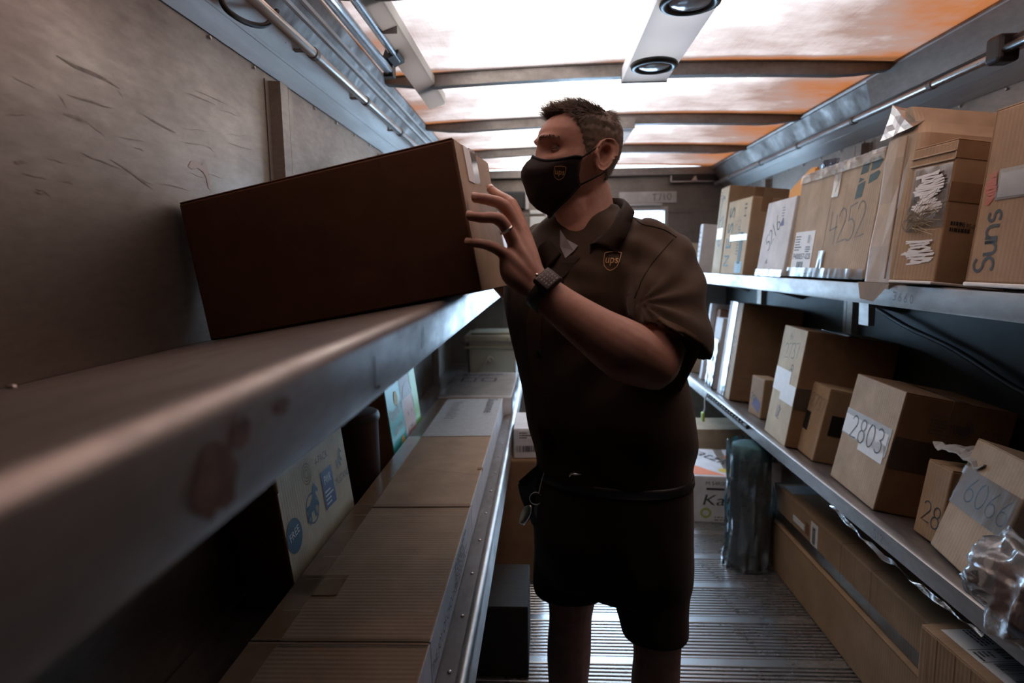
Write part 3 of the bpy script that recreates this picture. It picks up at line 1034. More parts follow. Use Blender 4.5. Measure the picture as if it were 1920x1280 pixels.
D = (0.328, 0.170, 0.496)
t = carton('carton', 'tall cream-fronted carton rising behind the one with green capitals', (1.001, 3.558, 1.340), D, (-.009, .091, 0), 'kraft', group=G_RU)
slab2d(t, fmx(D, 'x0'), 0.003, 0.003, 0.167, 0.49, 'card_cream', 'front_panel', 0.0012)
f = lambda u, v, o=0.0022: fmx(D, 'x0')(u, v, o)
V_, F_ = ribbon(_arc(.085, .30, .045, .14, 60, 300, 14), 0.012)
bm = bmesh.new(); put2d(bm, V_, F_, f, 0, 0, 1, 1); V_, F_ = ribbon([(.05, .30), (.12, .33), (.085, .18)], 0.010); put2d(bm, V_, F_, f, 0, 0, 1, 1)
finish('printed_swirl', bm, 'ink_grey', t)
lines_print(t, f, 0.02, 0.43, 0.07, 0.48, 3, 'ink_grey')
slab2d(t, lambda u, v, o=0.003: f(u, v, 0.0028 if o > 0 else 0.001), 0.03, 0.20, 0.13, 0.26, 'film_thin', 'tape_piece')

D = (0.141, 0.319, 0.380)
t = carton('carton', 'cream carton printed with large green capitals standing on end', (0.971, 3.060, 1.346), D, (.053, .106, 0), 'kraft', group=G_RU, seam='y')
slab2d(t, fmx(D, 'x0'), 0.003, 0.003, 0.316, 0.376, 'card_cream', 'front_panel', 0.0012)
f = lambda u, v, o=0.0022: fmx(D, 'x0')(u, v, o)
for ch, v in (('N', .035), ('E', .125), ('S', .205), ('S', .285)):
    text(t, ch, f, 0.105, v, 0.075, 'ink_green', 0.062, math.pi / 2)
text(t, 'HI', f, 0.265, 0.28, 0.03, 'ink_green', 0.07, math.pi / 2)
quad2d(t, f, rect(0.225, 0.05, 0.262, 0.21), 'ink_green')
scrawl(t, '525', f, 0.16, 0.18, 0.05, 'ink_grey', 1.0, 0.003)
lines_print(t, f, 0.19, 0.10, 0.22, 0.25, 10, 'ink_grey', 0.5, 4)
quad2d(t, f, rect(0.20, 0.008, 0.29, 0.065), 'blue_print')
lines_print(t, lambda u, v, o=0.0032: f(u, v, 0.0032), 0.21, 0.015, 0.28, 0.06, 4, 'paper', 0.4, 5)
film_sheet(t, f, 0.09, 0.17, 0.315, 0.20, 10, 3, 0.002, 'film', 'tape_piece', 0.003)

D = (0.280, 0.325, 0.317)
t = carton('carton', 'white carton with a scrawled number and small violet mark', (0.950, 2.507, 1.352), D, (-.021, .143, 0), 'card_white', group=G_RU, tape='film_thin')
f = fmx(D, 'x0')
scrawl(t, '5216', f, 0.105, 0.10, 0.075, 'ink', 0.80, 0.005, 0.68, 0.75)
quad2d(t, f, [(0.20, .205), (.24, .205), (.24, .215), (.225, .24), (.22, .24), (.20, .215)], 'ink_purple')
lines_print(t, f, 0.20, 0.245, 0.235, 0.29, 4, 'ink_purple')
quad2d(t, f, [(0.10, .05), (.125, .05), (.113, .075)], 'ink_grey')
film_sheet(t, f, 0.0, -0.004, 0.325, 0.025, 20, 2, 0.006, 'film', 'torn_wrap', 0.003, 3)

D = (0.400, 0.620, 0.377)
t = carton('carton', 'wide kraft carton with a bold green letter P and scrawled 4252', (0.949, 1.879, 1.357), D, (-.023, .128, 0), 'kraft_pale', group=G_RU, tape='film_thin')
f = fmx(D, 'x0')
# block letter with a white compass star cut through it
for pts in ([(.480, .322), (.525, .326), (.529, .362), (.488, .358)], [(.542, .326), (.590, .330), (.604, .348), (.590, .362), (.545, .362)],
            [(.540, .288), (.588, .296), (.602, .314), (.592, .322), (.542, .314)], [(.470, .248), (.512, .252), (.520, .300), (.476, .292)],
            [(.478, .298), (.512, .306), (.480, .314)]):
    quad2d(t, f, pts, 'ink_green', 'printed_letter')
scrawl(t, '4252', f, 0.33, 0.105, 0.115, 'ink_grey', 0.10, 0.0045, 0.62, 0.85)
lb = slab2d(t, f, 0.035, 0.012, 0.215, 0.165, 'paper', 'shipping_label', 0.0014)
g = lambda u, v, o=0.0022: f(u, v, o)
text(lb, 'P400057-020', g, 0.045, 0.062, 0.022, 'ink', 0.16)
barcode(lb, g, 0.09, 0.02, 0.15, 0.052, 14)
lines_print(lb, g, 0.045, 0.095, 0.12, 0.155, 6, 'ink', 0.4, 8)
quad2d(lb, g, rect(0.16, 0.12, 0.18, 0.15), 'paper_grey')
lines_print(lb, g, 0.15, 0.088, 0.205, 0.112, 3, 'ink', 0.5, 9)
V_, F_ = ribbon([(0.297, 0.005), (0.297, 0.37)], 0.0022)
bm = bmesh.new(); put2d(bm, V_, F_, f, 0, 0, 1, 1)
for uu in (0.09, 0.20, 0.40):
    V_, F_ = ribbon([(uu, 0.18), (uu + 0.004, 0.37)], 0.0012); put2d(bm, V_, F_, f, 0, 0, 1, 1)
finish('crease', bm, 'kraft_dark', t)
for uu, vv, dv in ((0.275, 0.0, 0.09), (0.30, 0.27, 0.09)):
    film_sheet(t, f, uu, vv, uu + 0.05, vv + dv, 6, 8, 0.003, 'film', 'tape_piece', 0.002, uu)
film_sheet(t, f, 0.0, -0.003, 0.62, 0.03, 40, 3, 0.005, 'film', 'clear_wrap', 0.002, 5)
film_sheet(t, f, 0.0, 0.35, 0.62, 0.385, 40, 3, 0.009, 'film', 'clear_wrap', 0.002, 7)
film_sheet(t, lambda u, v, o=0: (v, D[1] - u, D[2] + o), 0.0, 0.0, 0.62, 0.12, 40, 6, 0.012, 'film', 'clear_wrap', 0.003, 9)

# tall kraft-paper parcel with a pinched open mouth
t = thing('paper_parcel', 'tall kraft paper parcel with a pinched shiny mouth', 'parcel', (0.94, 1.70, 1.352), (0, 0.10, 0.02), G_RU)
bm = bmesh.new()
W_, Dp, H_ = 0.30, 0.17, 0.40
levels = [(-0.03, 0.012, 0.5), (0.0, 0.0, 1.0), (0.10, -0.004, 1.0), (0.22, 0.004, 1.0), (0.34, -0.002, 0.98), (0.395, 0.0, 0.95), (0.43, 0.01, 0.55), (0.475, 0.0, 0.18)]
rings = []
for (z, o, sq) in levels:
    ring = []
    cx, cy = W_ / 2, Dp / 2
    for k in range(28):
        a = 2 * math.pi * k / 28
        ca, sa = math.cos(a), math.sin(a)
        e = 0.28
        x = cx + (W_ / 2) * math.copysign(abs(ca) ** e, ca) * (0.92 + 0.08 * sq)
        yv = cy + (Dp / 2) * math.copysign(abs(sa) ** e, sa) * sq
        n_ = noise.noise(Vector((x * 14, yv * 14, z * 9)))
        ring.append(bm.verts.new((x + o + 0.010 * n_, yv + 0.008 * noise.noise(Vector((x * 11 + 4, yv * 11, z * 7))), z)))
    rings.append(ring)
skin_rings(bm, rings)
bmesh.ops.recalc_face_normals(bm, faces=bm.faces[:])
finish('wrapping', bm, 'kraft_paper', t)
bm = bmesh.new()
tri = [(-.006, .165, .40), (-.006, .02, .405), (0.0, .14, .49), (.10, .09, .47)]
v_ = [bm.verts.new(p) for p in tri]; bm.faces.new((v_[0], v_[1], v_[2])); bm.faces.new((v_[1], v_[3], v_[2]))
bmesh.ops.subdivide_edges(bm, edges=bm.edges[:], cuts=4, use_grid_fill=True)
bm.normal_update(); crumple(bm, 0.008, 28, 2.0)
finish('foil_mouth', bm, 'steel', t)
bm = bmesh.new(); box(bm, (0.003, 0.04, 0.01), (0.0045, 0.046, 0.39)); finish('seam', bm, 'kraft_dark', t).location = (-0.007, 0, 0)
bm = bmesh.new()
v_ = [bm.verts.new(p) for p in ((-.012, .16, -.002), (-.012, .0, -.004), (-.02, .05, -.055), (-.02, .12, -.05))]; bm.faces.new(v_)
bmesh.ops.solidify(bm, geom=bm.faces[:], thickness=0.002)
finish('hanging_fold', bm, 'kraft_paper', t)

D = (0.16, 0.150, 0.335)
t = carton('carton', 'battered kraft carton with torn white tape and wide dark tape bands', (0.935, 1.525, 1.362), D, (.10, .11, 0), 'kraft', group=G_RU, seam='x', tape=None)
f = fmx(D, 'x0'); f2 = fmx(D, 'y0')
film_sheet(t, f, 0.02, 0.13, 0.148, 0.28, 14, 16, 0.0018, 'film', 'torn_tape', 0.001, 4, 60)
rnd = random.Random(3)
def tear(parent, fm, u0, v0, u1, v1, mat, n, name, seed):
    rn = random.Random(seed); bm = bmesh.new()
    for k in range(n):
        v = v0 + (v1 - v0) * k / n
        a = u0 + (u1 - u0) * (.12 + .12 * math.sin(k * .5) + rn.uniform(0, .14)); b = u1 - (u1 - u0) * (.08 + .08 * math.sin(k * .37 + 2) + rn.uniform(0, .1))
        V_, F_ = ribbon([(a, v), ((a + b) / 2, v + rn.uniform(-.004, .004)), (b, v + rn.uniform(0, .012))], (v1 - v0) / n * rn.uniform(.9, 1.6))
        put2d(bm, V_, F_, lambda u, vv, o=0.001 + 0.0002 * k: fm(u, vv, 0.001 + 0.0002 * k), 0, 0, 1, 1)
    o = finish(name, bm, mat, parent); o['kind'] = 'stuff'
    return o
tear(t, f, 0.02, 0.04, 0.14, 0.10, 'paper', 22, 'torn_label', 5)
tear(t, f, 0.025, 0.15, 0.14, 0.26, 'paper', 34, 'torn_label', 6)
bm = bmesh.new()
for k in range(34):
    a0 = rnd.uniform(.02, .06); v0 = rnd.uniform(.12, .17)
    P = [f(a0, v0, .004), f(a0 + .03, v0 + rnd.uniform(-.01, .03), rnd.uniform(.006, .02)), f(a0 + rnd.uniform(.05, .1), v0 + rnd.uniform(-.02, .06), rnd.uniform(.002, .015))]
    tube(bm, [Vector(p) for p in P], 0.0006, 3)
o = finish('frayed_fibres', bm, 'card_cream', t); o['kind'] = 'stuff'
scrawl(t, '030', f, 0.045, 0.115, 0.05, 'ink_grey', 1.2, 0.003)
for v0, v1 in ((0.29, 0.33), (0.19, 0.235)):
    slab2d(t, f2, -0.001, v0, 0.16, v1, 'tape', 'tape_band', 0.0012)
lb = slab2d(t, f2, 0.085, 0.05, 0.14, 0.205, 'paper', 'paper_label', 0.0024)
g = lambda u, v, o=0.0032: f2(u, v, 0.0032)
quad2d(lb, g, rect(.105, .175, .12, .19), 'ink'); quad2d(lb, g, rect(.10, .06, .108, .08), 'ink'); quad2d(lb, g, rect(.112, .06, .12, .08), 'ink')
text(lb, 'UN 95-01', g, 0.03, 0.13, 0.012, 'ink', 0.05)
lines_print(t, f2, 0.015, 0.12, 0.07, 0.15, 2, 'ink', 0.6, 3)
bm = bmesh.new(); box(bm, (-0.004, 0.0, 0.285), (0.0, 0.15, 0.29), 0.0015); box(bm, (-0.004, 0.0, 0.305), (0.0, 0.15, 0.309), 0.0015); finish('crushed_fold', bm, 'kraft_pale', t)
bm = bmesh.new(); box(bm, (-0.01, -0.004, -0.008), (0.16, 0.15, -0.001), 0.002); finish('paper_underlay', bm, 'paper', t)

D = (0.400, 0.187, 0.374)
t = carton('carton', 'tall kraft carton marked with big black handwriting at the right edge', (0.950, 1.259, 1.364), D, (-.020, .103, 0), 'kraft', group=G_RU)
f = fmx(D, 'x0')
scrawl(t, 'Suns', f, 0.082, 0.022, 0.060, 'ink', math.pi / 2 + 0.03, 0.007, 0.62, 0.95)
tear(t, f, 0.012, 0.17, 0.055, 0.235, 'ink_red', 18, 'red_scribble', 8)
slab2d(t, f, 0.05, 0.175, 0.187, 0.24, 'film', 'tape_piece', 0.002)
slab2d(t, f, 0.055, 0.18, 0.187, 0.232, 'paper', 'paper_label', 0.0013)
bm = bmesh.new(); box(bm, (-0.008, -0.02, -0.011), (0.2, 0.18, -0.001), 0.003); finish('paper_underlay', bm, 'paper', t)
for uu in (0.006,):
    V_, F_ = ribbon([(uu, 0.0), (uu, 0.372)], 0.0025); bm = bmesh.new(); put2d(bm, V_, F_, f, 0, 0, 1, 1); finish('crease', bm, 'kraft_dark', t)

# things pushed to the back of the upper right shelf
D = (0.03, 0.40, 0.30)
p = at(1440, 356, X=1.30)
t = carton('carton', 'flat kraft carton against the right wall behind the white carton', (1.30, 2.75, 1.345), (0.06, 0.55, 0.44), (0, .05, 0), 'kraft', group=G_RU, tape=None)
slab2d(t, fmx((0.06, 0.55, 0.44), 'x0'), 0.13, 0.36, 0.155, 0.42, 'paper', 'paper_label')
t = thing('poly_mailer', 'orange poly mailer tucked behind the white carton', 'mailer', (1.12, 2.68, 1.660), (0, 0.14, 0.1), G_RU)
bm = bmesh.new(); prism(bm, [(0, 0), (0.20, 0), (0.20, 0.07), (0.05, 0.145), (0.0, 0.14)], 'x', 0, 0.02)
bmesh.ops.bevel(bm, geom=bm.edges[:], offset=0.006, segments=2, affect='EDGES')
finish('pouch', bm, 'orange_bag', t)
t = thing('poly_mailer', 'crumpled dark navy poly bag poking up behind the big P carton', 'mailer', (1.09, 2.50, 1.650), (0, 0.14, 0), G_RU)
bm = bmesh.new()
bmesh.ops.create_grid(bm, x_segments=10, y_segments=16, size=0.5)
for v in bm.verts:
    u_, w_ = v.co.x, v.co.y
    v.co = Vector((0.02 * noise.noise(Vector((u_ * 5, w_ * 5, 1))) + 0.03, 0.06 + u_ * 0.13 + 0.02 * noise.noise(Vector((u_ * 4, w_ * 4, 3))), (w_ + 0.5) * 0.17 * (1 - 0.12 * abs(u_))))
bmesh.ops.solidify(bm, geom=bm.faces[:], thickness=0.012)
finish('pouch', bm, 'navy_bag', t)

# ------------------------------------------------------------------ parcels, lower right shelf
# far end of the shelf
for i, (Y, w, d, h, m, x, lab) in enumerate([
        (4.30, 0.22, 0.12, 0.20, 'kraft', 1.02, 'small kraft box at the far end of the lower right shelf'),
        (4.02, 0.25, 0.05, 0.50, 'card_white', 1.03, 'slim white upright box at the far end of the lower right shelf'),
        (3.92, 0.30, 0.09, 0.47, 'kraft_red', 1.06, 'reddish kraft upright box near the far end of the lower right shelf')]):
    t = carton('parcel', lab, (x, Y, 0.644), (w, d, h), (0, 0.12, 0), m, group=G_RL, tape=None)
D = (0.30, 0.14, 0.43)
t = carton('parcel', 'pale green-grey box wrapped in shiny clear film beside the tall flat carton', (1.02, 3.70, 0.646), D, (0, .12, 0), 'card_white', group=G_RL, tape=None)
f = fmx(D, 'x0')
film_sheet(t, f, -0.01, 0.0, 0.15, 0.30, 14, 24, 0.020, 'film', 'clear_wrap', 0.004, 2, 18)
lines_print(t, f, 0.02, 0.05, 0.12, 0.25, 7, 'ink_grey', 0.2, 3)

D = (0.33, 0.228, 0.541)
t = carton('carton', 'tall flat carton with a white taped edge on the lower right shelf', (1.026, 3.396, 0.647), D, (.009, .123, 0), 'kraft_dark', group=G_RL, tape=None, seam='y')
f = fmx(D, 'x0')
slab2d(t, f, 0.0, 0.0, 0.085, 0.54, 'card_white', 'white_edge', 0.0012)
slab2d(t, f, 0.135, 0.0, 0.226, 0.54, 'kraft_pale', 'pale_edge', 0.0012)
film_sheet(t, f, 0.06, 0.0, 0.14, 0.54, 6, 40, 0.006, 'film', 'clear_tape', 0.002, 6)
V_, F_ = ring2d(.016, .021); bm = bmesh.new(); put2d(bm, V_, F_, lambda u, v, o=0.0022: f(u, v, o), 0.18, 0.335, 1, 1); finish('printed_mark', bm, 'ink_grey', t)
lines_print(t, lambda u, v, o=0.0022: f(u, v, o), 0.16, 0.26, 0.20, 0.30, 3, 'ink_grey')
f2 = fmx(D, 'y0')
quad2d(t, f2, rect(0.03, 0.05, 0.10, 0.052), 'ink_grey'); quad2d(t, f2, rect(0.03, 0.13, 0.10, 0.132), 'ink_grey')

D = (0.087, 0.143, 0.196)
t = carton('carton', 'small kraft box with scrawled violet label between the tall cartons', (1.065, 3.015, 0.638), D, (.089, .089, 0), 'kraft', group=G_RL, tape=None)
f = fmx(D, 'x0')
quad2d(t, f, [(.03, .05), (.12, .02), (.13, .075), (.08, .095), (.05, .085)], 'ink_purple', 'worn_label')
scrawl(t, '201', lambda u, v, o=0.0016: f(u, v, o), 0.015, 0.075, 0.035, 'ink', -0.15, 0.004)

D = (0.36, 0.259, 0.485)
t = carton('carton', 'tall carton with a white taped patch and scrawled 2737', (0.987, 2.502, 0.653), D, (-.040, .153, 0), 'kraft_dark', group=G_RL, tape='tape', seam='y')
f = fmx(D, 'x0'); f2 = fmx(D, 'y0')
slab2d(t, f, 0.001, 0.001, 0.258, 0.483, 'card_cream', 'front_panel', 0.0012)
g = lambda u, v, o=0.0022: f(u, v, o)
slab2d(t, lambda u, v, o=0.0024: f(u, v, 0.0024 if o > 0 else 0.001), 0.0, 0.20, 0.18, 0.30, 'paper', 'white_patch')
slab2d(t, lambda u, v, o=0.0024: f(u, v, 0.0026 if o > 0 else 0.001), 0.10, 0.17, 0.258, 0.25, 'paper', 'white_patch')
scrawl(t, '2737', g, 0.06, 0.345, 0.065, 'ink_grey', 0.12, 0.0035, 0.62)
scrawl(t, 'Hi', g, 0.09, 0.43, 0.028, 'ink_grey', 0.1, 0.003)
scrawl(t, '8', g, 0.15, 0.295, 0.045, 'ink_grey', -0.4, 0.005)
scrawl(t, 'N', g, 0.10, 0.09, 0.055, 'ink_purple', 0.1, 0.007)
scrawl(t, 'Z', g, 0.11, 0.09, 0.05, 'ink_purple', -0.1, 0.005)
slab2d(t, f2, 0.0, 0.16, 0.36, 0.25, 'film_thin', 'tape_band', 0.0015)

D = (0.18, 0.164, 0.289)
t = carton('carton', 'small kraft box scrawled 2737 with black tape across it', (1.030, 2.342, 0.645), D, (-.043, .194, 0), 'kraft', group=G_RL, tape=None, seam='x')
f = fmx(D, 'x0'); f2 = fmx(D, 'y0')
scrawl(t, '2737', f, 0.018, 0.195, 0.055, 'ink_grey', -0.06, 0.0035, 0.62)
slab2d(t, f, -0.001, 0.095, 0.05, 0.17, 'black', 'black_tape', 0.0012)
slab2d(t, f2, 0.03, 0.11, 0.18, 0.19, 'black', 'black_tape', 0.0012)

D = (0.325, 0.315, 0.378)
t = carton('carton', 'big kraft carton with 2803 written across pale tape', (1.010, 1.861, 0.649), D, (-.045, .201, 0), 'kraft_dark', group=G_RL, tape='tape', seam='y')
f = fmx(D, 'x0'); f2 = fmx(D, 'y0')
slab2d(t, f, 0.001, 0.001, 0.314, 0.376, 'kraft_pale', 'front_panel', 0.0012)
f1 = lambda u, v, o=0.0024: f(u, v, 0.0024 if o > 0 else 0.001)
slab2d(t, f1, 0.0, 0.165, 0.30, 0.255, 'paper_grey', 'pale_tape')
f1b = lambda u, v, o=0.0028: f(u, v, 0.0028 if o > 0 else 0.001)
slab2d(t, f1b, 0.001, 0.17, 0.29, 0.235, 'paper', 'pale_tape')
slab2d(t, f1b, 0.13, 0.14, 0.29, 0.20, 'paper', 'pale_tape')
scrawl(t, '2803', lambda u, v, o=0.0036: f(u, v, 0.0036), 0.055, 0.165, 0.078, 'ink', 0.0, 0.0045, 0.78, 0.95)
slab2d(t, f2, 0.0, 0.14, 0.325, 0.24, 'film_thin', 'tape_band', 0.0012)
V_, F_ = ring2d(.026, .030); bm = bmesh.new(); put2d(bm, V_, F_, f2, 0.185, 0.30, 1, 1); put2d(bm, *ring2d(.0, .022), f2, 0.185, 0.30, 1, 1)
finish('printed_seal', bm, 'ink_grey', t)
bm = bmesh.new()
for a, b in (((.09, .27), (.15, .272)), ((.09, .325), (.15, .327)), ((.09, .27), (.092, .327)), ((.148, .27), (.15, .327))):
    put2d(bm, rect(a[0], a[1], b[0], b[1]), [(0, 1, 2, 3)], f2, 0, 0, 1, 1)
finish('printed_frame', bm, 'ink_grey', t)
lines_print(t, f2, 0.097, 0.28, 0.145, 0.32, 4, 'ink_grey', .5, 6)
text(t, 'OTC', f2, 0.24, 0.29, 0.02, 'ink_grey', 0.06)

# brown parcel half hidden behind the leaning carton
D = (0.25, 0.105, 0.215)
t = carton('parcel', 'brown parcel marked 280 behind the leaning carton, with a crumpled grey bag', (1.056, 1.632, 0.642), D, (-.007, .141, 0), 'kraft', group=G_RL, tape=None, seam='x')
f = fmx(D, 'x0')
scrawl(t, '280', f, 0.02, 0.045, 0.06, 'ink', -0.06, 0.004, 0.7)
t = thing('poly_bag', 'crumpled grey-white bag lying on the brown parcel marked 280', 'bag', (1.10, 1.56, 0.857), (0, 0.14, 0), G_RL)
bm = bmesh.new()
bmesh.ops.create_grid(bm, x_segments=14, y_segments=14, size=0.5)
for v in bm.verts:
    a, b = v.co.x, v.co.y
    v.co = Vector((0.10 + a * 0.22, 0.08 + b * 0.20, 0.016 + 0.034 * (1 - 2.4 * max(abs(a), abs(b)) ** 2) + 0.016 * (1 - 2 * abs(noise.noise(Vector((a * 4, b * 4, 2)))))))
bmesh.ops.solidify(bm, geom=bm.faces[:], thickness=0.004)
finish('sheet', bm, 'paper_grey', t)

D = (0.280, 0.245, 0.313)
t = carton('carton', 'leaning kraft carton with 6066 written under glossy clear tape', (1.003, 1.385, 0.652), D, (-.138, .307, 0), 'kraft_pale', group=G_RL, tape='tape', seam='y')
f = fmx(D, 'x0')
scrawl(t, '6066', f, 0.045, 0.155, 0.066, 'ink', -0.02, 0.0042, 0.72)
film_sheet(t, f, 0.0, 0.13, 0.245, 0.235, 26, 10, 0.0015, 'film', 'clear_tape', 0.001, 3, 40)

# crumpled clear bag at the edge of the frame
t = thing('poly_bag', 'crumpled clear plastic bag bundle on the shelf edge at the far right', 'bag', (0.875, 1.10, 0.652), (0, 0.1, 0), G_RL)
bm = bmesh.new()
bmesh.ops.create_icosphere(bm, subdivisions=5, radius=1.0)
for v in bm.verts:
    p = v.co.copy()
    r_ = 0.92 + 0.34 * (1 - 2.4 * abs(noise.noise(Vector((p.x * 1.6, p.y * 1.6, p.z * 0.7)) + Vector((2, 7, 1))))) + 0.16 * (1 - 2.4 * abs(noise.noise(p * 3.1 + Vector((3, 1, 0))))) + 0.10 * max(0, p.z) ** 3
    v.co = Vector((0.10 + p.x * 0.095 * r_, 0.085 + p.y * 0.115 * r_, 0.105 + p.z * 0.092 * r_))
finish('wrap', bm, 'bag', t, True)
bm = bmesh.new(); box(bm, (0.06, 0.04, 0.03), (0.15, 0.17, 0.14), 0.01); finish('content', bm, 'kraft_red', t)

# twisted strip of film drooping along the shelf lip, and a scanner lead with tag
t = thing('film_strip', 'twisted strip of white packing film along the lower right shelf edge', 'film', (0, 0, 0))
bm = bmesh.new()
L = []
N = 50
for k in range(N + 1):
    y_ = 2.02 - 0.72 * k / N
    a = 3.2 * k / N * 3.14 + 0.6 * noise.noise(Vector((k * .2, 0, 0)))
    z_ = 0.598 + 0.016 * noise.noise(Vector((k * .17, 5, 0))) - 0.02 * (1 - abs(2 * k / N - 1))
    w_ = 0.008 + 0.007 * abs(noise.noise(Vector((k * .3, 2, 2))))
    c = Vector((0.956, y_, z_)); d_ = Vector((math.cos(a) * 0.4, 0, math.sin(a))) * w_
    L.append((bm.verts.new(c - d_), bm.verts.new(c + Vector((-.006 * math.sin(k), 0, 0))), bm.verts.new(c + d_)))
for p, q in zip(L, L[1:]):
    for i in (0, 1):
        bm.faces.new((p[i], p[i + 1], q[i + 1], q[i]))
finish('strip', bm, 'bag', t, True)
t = thing('scanner_lead', 'coiled black lead with a green tag on the lower right shelf edge', 'lead', (0, 0, 0))
bm = bmesh.new()
P = [Vector((0.945 + 0.005 * math.cos(k * 1.1), 3.55 - 0.70 * k / 90, 0.645 + 0.005 * math.sin(k * 1.1))) for k in range(91)]
tube(bm, P, 0.0055, 6); finish('coil', bm, 'rubber', t, True)
bm = bmesh.new(); tube(bm, [(0.945, 3.55, 0.645), (0.94, 3.57, 0.60), (0.945, 3.58, 0.55), (0.94, 3.6, 0.525)], 0.004, 6); finish('tag_cord', bm, 'paper', t, True)
bm = bmesh.new(); box(bm, (0.93, 3.575, 0.475), (0.945, 3.615, 0.53), 0.005); finish('tag', bm, 'green_print', t)
bm = bmesh.new(); box(bm, (0.937, 2.83, 0.636), (0.954, 2.88, 0.656), 0.004); finish('plug', bm, 'rubber', t)

# ------------------------------------------------------------------ on the floor, right side
G_RF = 'parcels on the floor under the right shelves'
D = (0.15, 1.26, 0.225)
t = carton('long_carton', 'long plain kraft carton lying on the floor, lower of two', (1.066, 1.60, 0.001), D, (.013, 0, 0), 'kraft', group=G_RF, tape=None)
f = fmx(D, 'x0')
V_, F_ = ribbon([(0, .222), (1.26, .222)], .006); bm = bmesh.new(); put2d(bm, V_, F_, f, 0, 0, 1, 1); finish('crease', bm, 'kraft_dark', t)
scrawl(t, 'n7', f, 0.98, 0.03, 0.05, 'kraft_pale', 0.2, 0.0015, name='scuff')
D = (0.29, 1.12, 0.165)
t = carton('long_carton', 'long kraft carton with strips of clear tape, resting on the lower one', (1.082, 1.655, 0.228), D, (.013, 0, 0), 'kraft', group=G_RF, tape=None)
f = fmx(D, 'x0')
film_sheet(t, f, 0.0, 0.01, 1.12, 0.055, 60, 4, 0.003, 'film', 'clear_tape', 0.001, 4)
slab2d(t, f, 0.19, 0.075, 0.30, 0.10, 'paper', 'paper_label')
lb = slab2d(t, f, 0.36, 0.05, 0.42, 0.145, 'paper', 'paper_label')
barcode(lb, lambda u, v, o=0.0026: f(u, v, 0.0026), 0.375, 0.06, 0.405, 0.13, 10)
quad2d(t, f, rect(.31, .07, .345, .12), 'kraft_red')
bm = bmesh.new()
for uu in (.60, .80):
    put2d(bm, rect(uu, 0.005, uu + .006, .163), [(0, 1, 2, 3)], f, 0, 0, 1, 1)
for uu in (.625, .70, .84):
    put2d(bm, rect(uu, 0.005, uu + .002, .163), [(0, 1, 2, 3)], f, 0, 0, 1, 1)
finish('crease', bm, 'kraft_dark', t)
g = fmx(D, 'z1r')
bm = bmesh.new()
for uu in (.60, .80):
    put2d(bm, rect(uu, 0.0, uu + .006, .29), [(0, 1, 2, 3)], g, 0, 0, 1, 1)
finish('crease', bm, 'kraft_dark', t)
lb = slab2d(t, g, 0.03, 0.02, 0.13, 0.16, 'paper_grey', 'paper_label')
D = (0.40, 0.36, 0.489)
t = carton('carton', 'kraft carton with a large shipping label on top, bottom right corner', (0.982, 1.155, 0.001), D, (.067, 0, 0), 'kraft', group=G_RF, seam='y', tape='film_thin')
g = fmx(D, 'z1r')
lb = slab2d(t, lambda u, v, o=0.0026: g(u, v, 0.0026 if o > 0 else 0.001), 0.03, 0.03, 0.27, 0.145, 'paper', 'shipping_label')
h_ = lambda u, v, o=0.0034: g(u, v, 0.0034)
lines_print(lb, h_, 0.035, 0.08, 0.11, 0.14, 6, 'ink', .4, 2)
barcode(lb, h_, 0.115, 0.095, 0.155, 0.135, 12)
barcode(lb, h_, 0.165, 0.055, 0.235, 0.13, 24)
quad2d(lb, h_, rect(.112, .035, .114, .14), 'ink'); quad2d(lb, h_, rect(.158, .035, .1595, .14), 'ink')
lines_print(lb, h_, 0.12, 0.04, 0.155, 0.085, 4, 'ink', .5, 7)
f = fmx(D, 'x0')
bm = bmesh.new()
for uu in (.03, .06, .12, .17):
    put2d(bm, rect(uu, 0.3, uu + .002, .485), [(0, 1, 2, 3)], f, 0, 0, 1, 1)
finish('crease', bm, 'kraft_dark', t)

D = (0.42, 0.50, 0.262)
t = carton('carton', 'white printed carton on the floor at the aisle end', (0.800, 3.25, 0.001), D, (-.10, 0, 0), 'card_white', group=G_RF, seam='y', tape='film_thin')
f = fmx(D, 'y0'); g = fmx(D, 'z1')
text(t, 'katzkin', lambda u, v, o=0.0015: g(u, v, 0.0016), 0.02, 0.46, 0.095, 'ink', 0.42, math.radians(-56))
quad2d(t, lambda u, v, o=0.0015: g(u, v, 0.0014), [(0.0, 0.02), (0.0, 0.22), (0.10, 0.10), (0.18, 0.02)], 'orange_print')
quad2d(t, lambda u, v, o=0.0015: g(u, v, 0.0014), [(0.215, 0.33), (0.235, 0.37), (0.27, 0.32)], 'orange_print')
quad2d(t, lambda u, v, o=0.0015: g(u, v, 0.0014), [(0.15, .11), (.17, .13), (.20, .125), (.235, .14), (.24, .10), (.225, .07), (.18, .06), (.155, .08)], 'yellow_print')
text(t, 'Kaf', f, 0.05, 0.10, 0.062, 'ink', 0.155, 0, shear=0.25)
text(t, 'M 54R0040', f, 0.07, 0.212, 0.022, 'ink', 0.14)
quad2d(t, f, rect(.075, .185, .17, .197), 'ink')
bm = bmesh.new(); put2d(bm, *ring2d(.018, .030, 12), f, .075, .055, 1, 1); finish('printed_badge', bm, 'green_print', t)
lines_print(t, f, .12, .015, .30, .045, 2, 'ink_grey', .4, 4)
D = (0.5, 0.30, 0.35)
carton('carton', 'kraft carton on the floor behind the white printed carton', (0.86, 3.86, 0.001), D, (0, 0, 0), 'kraft_pale', group=G_RF, tape=None)

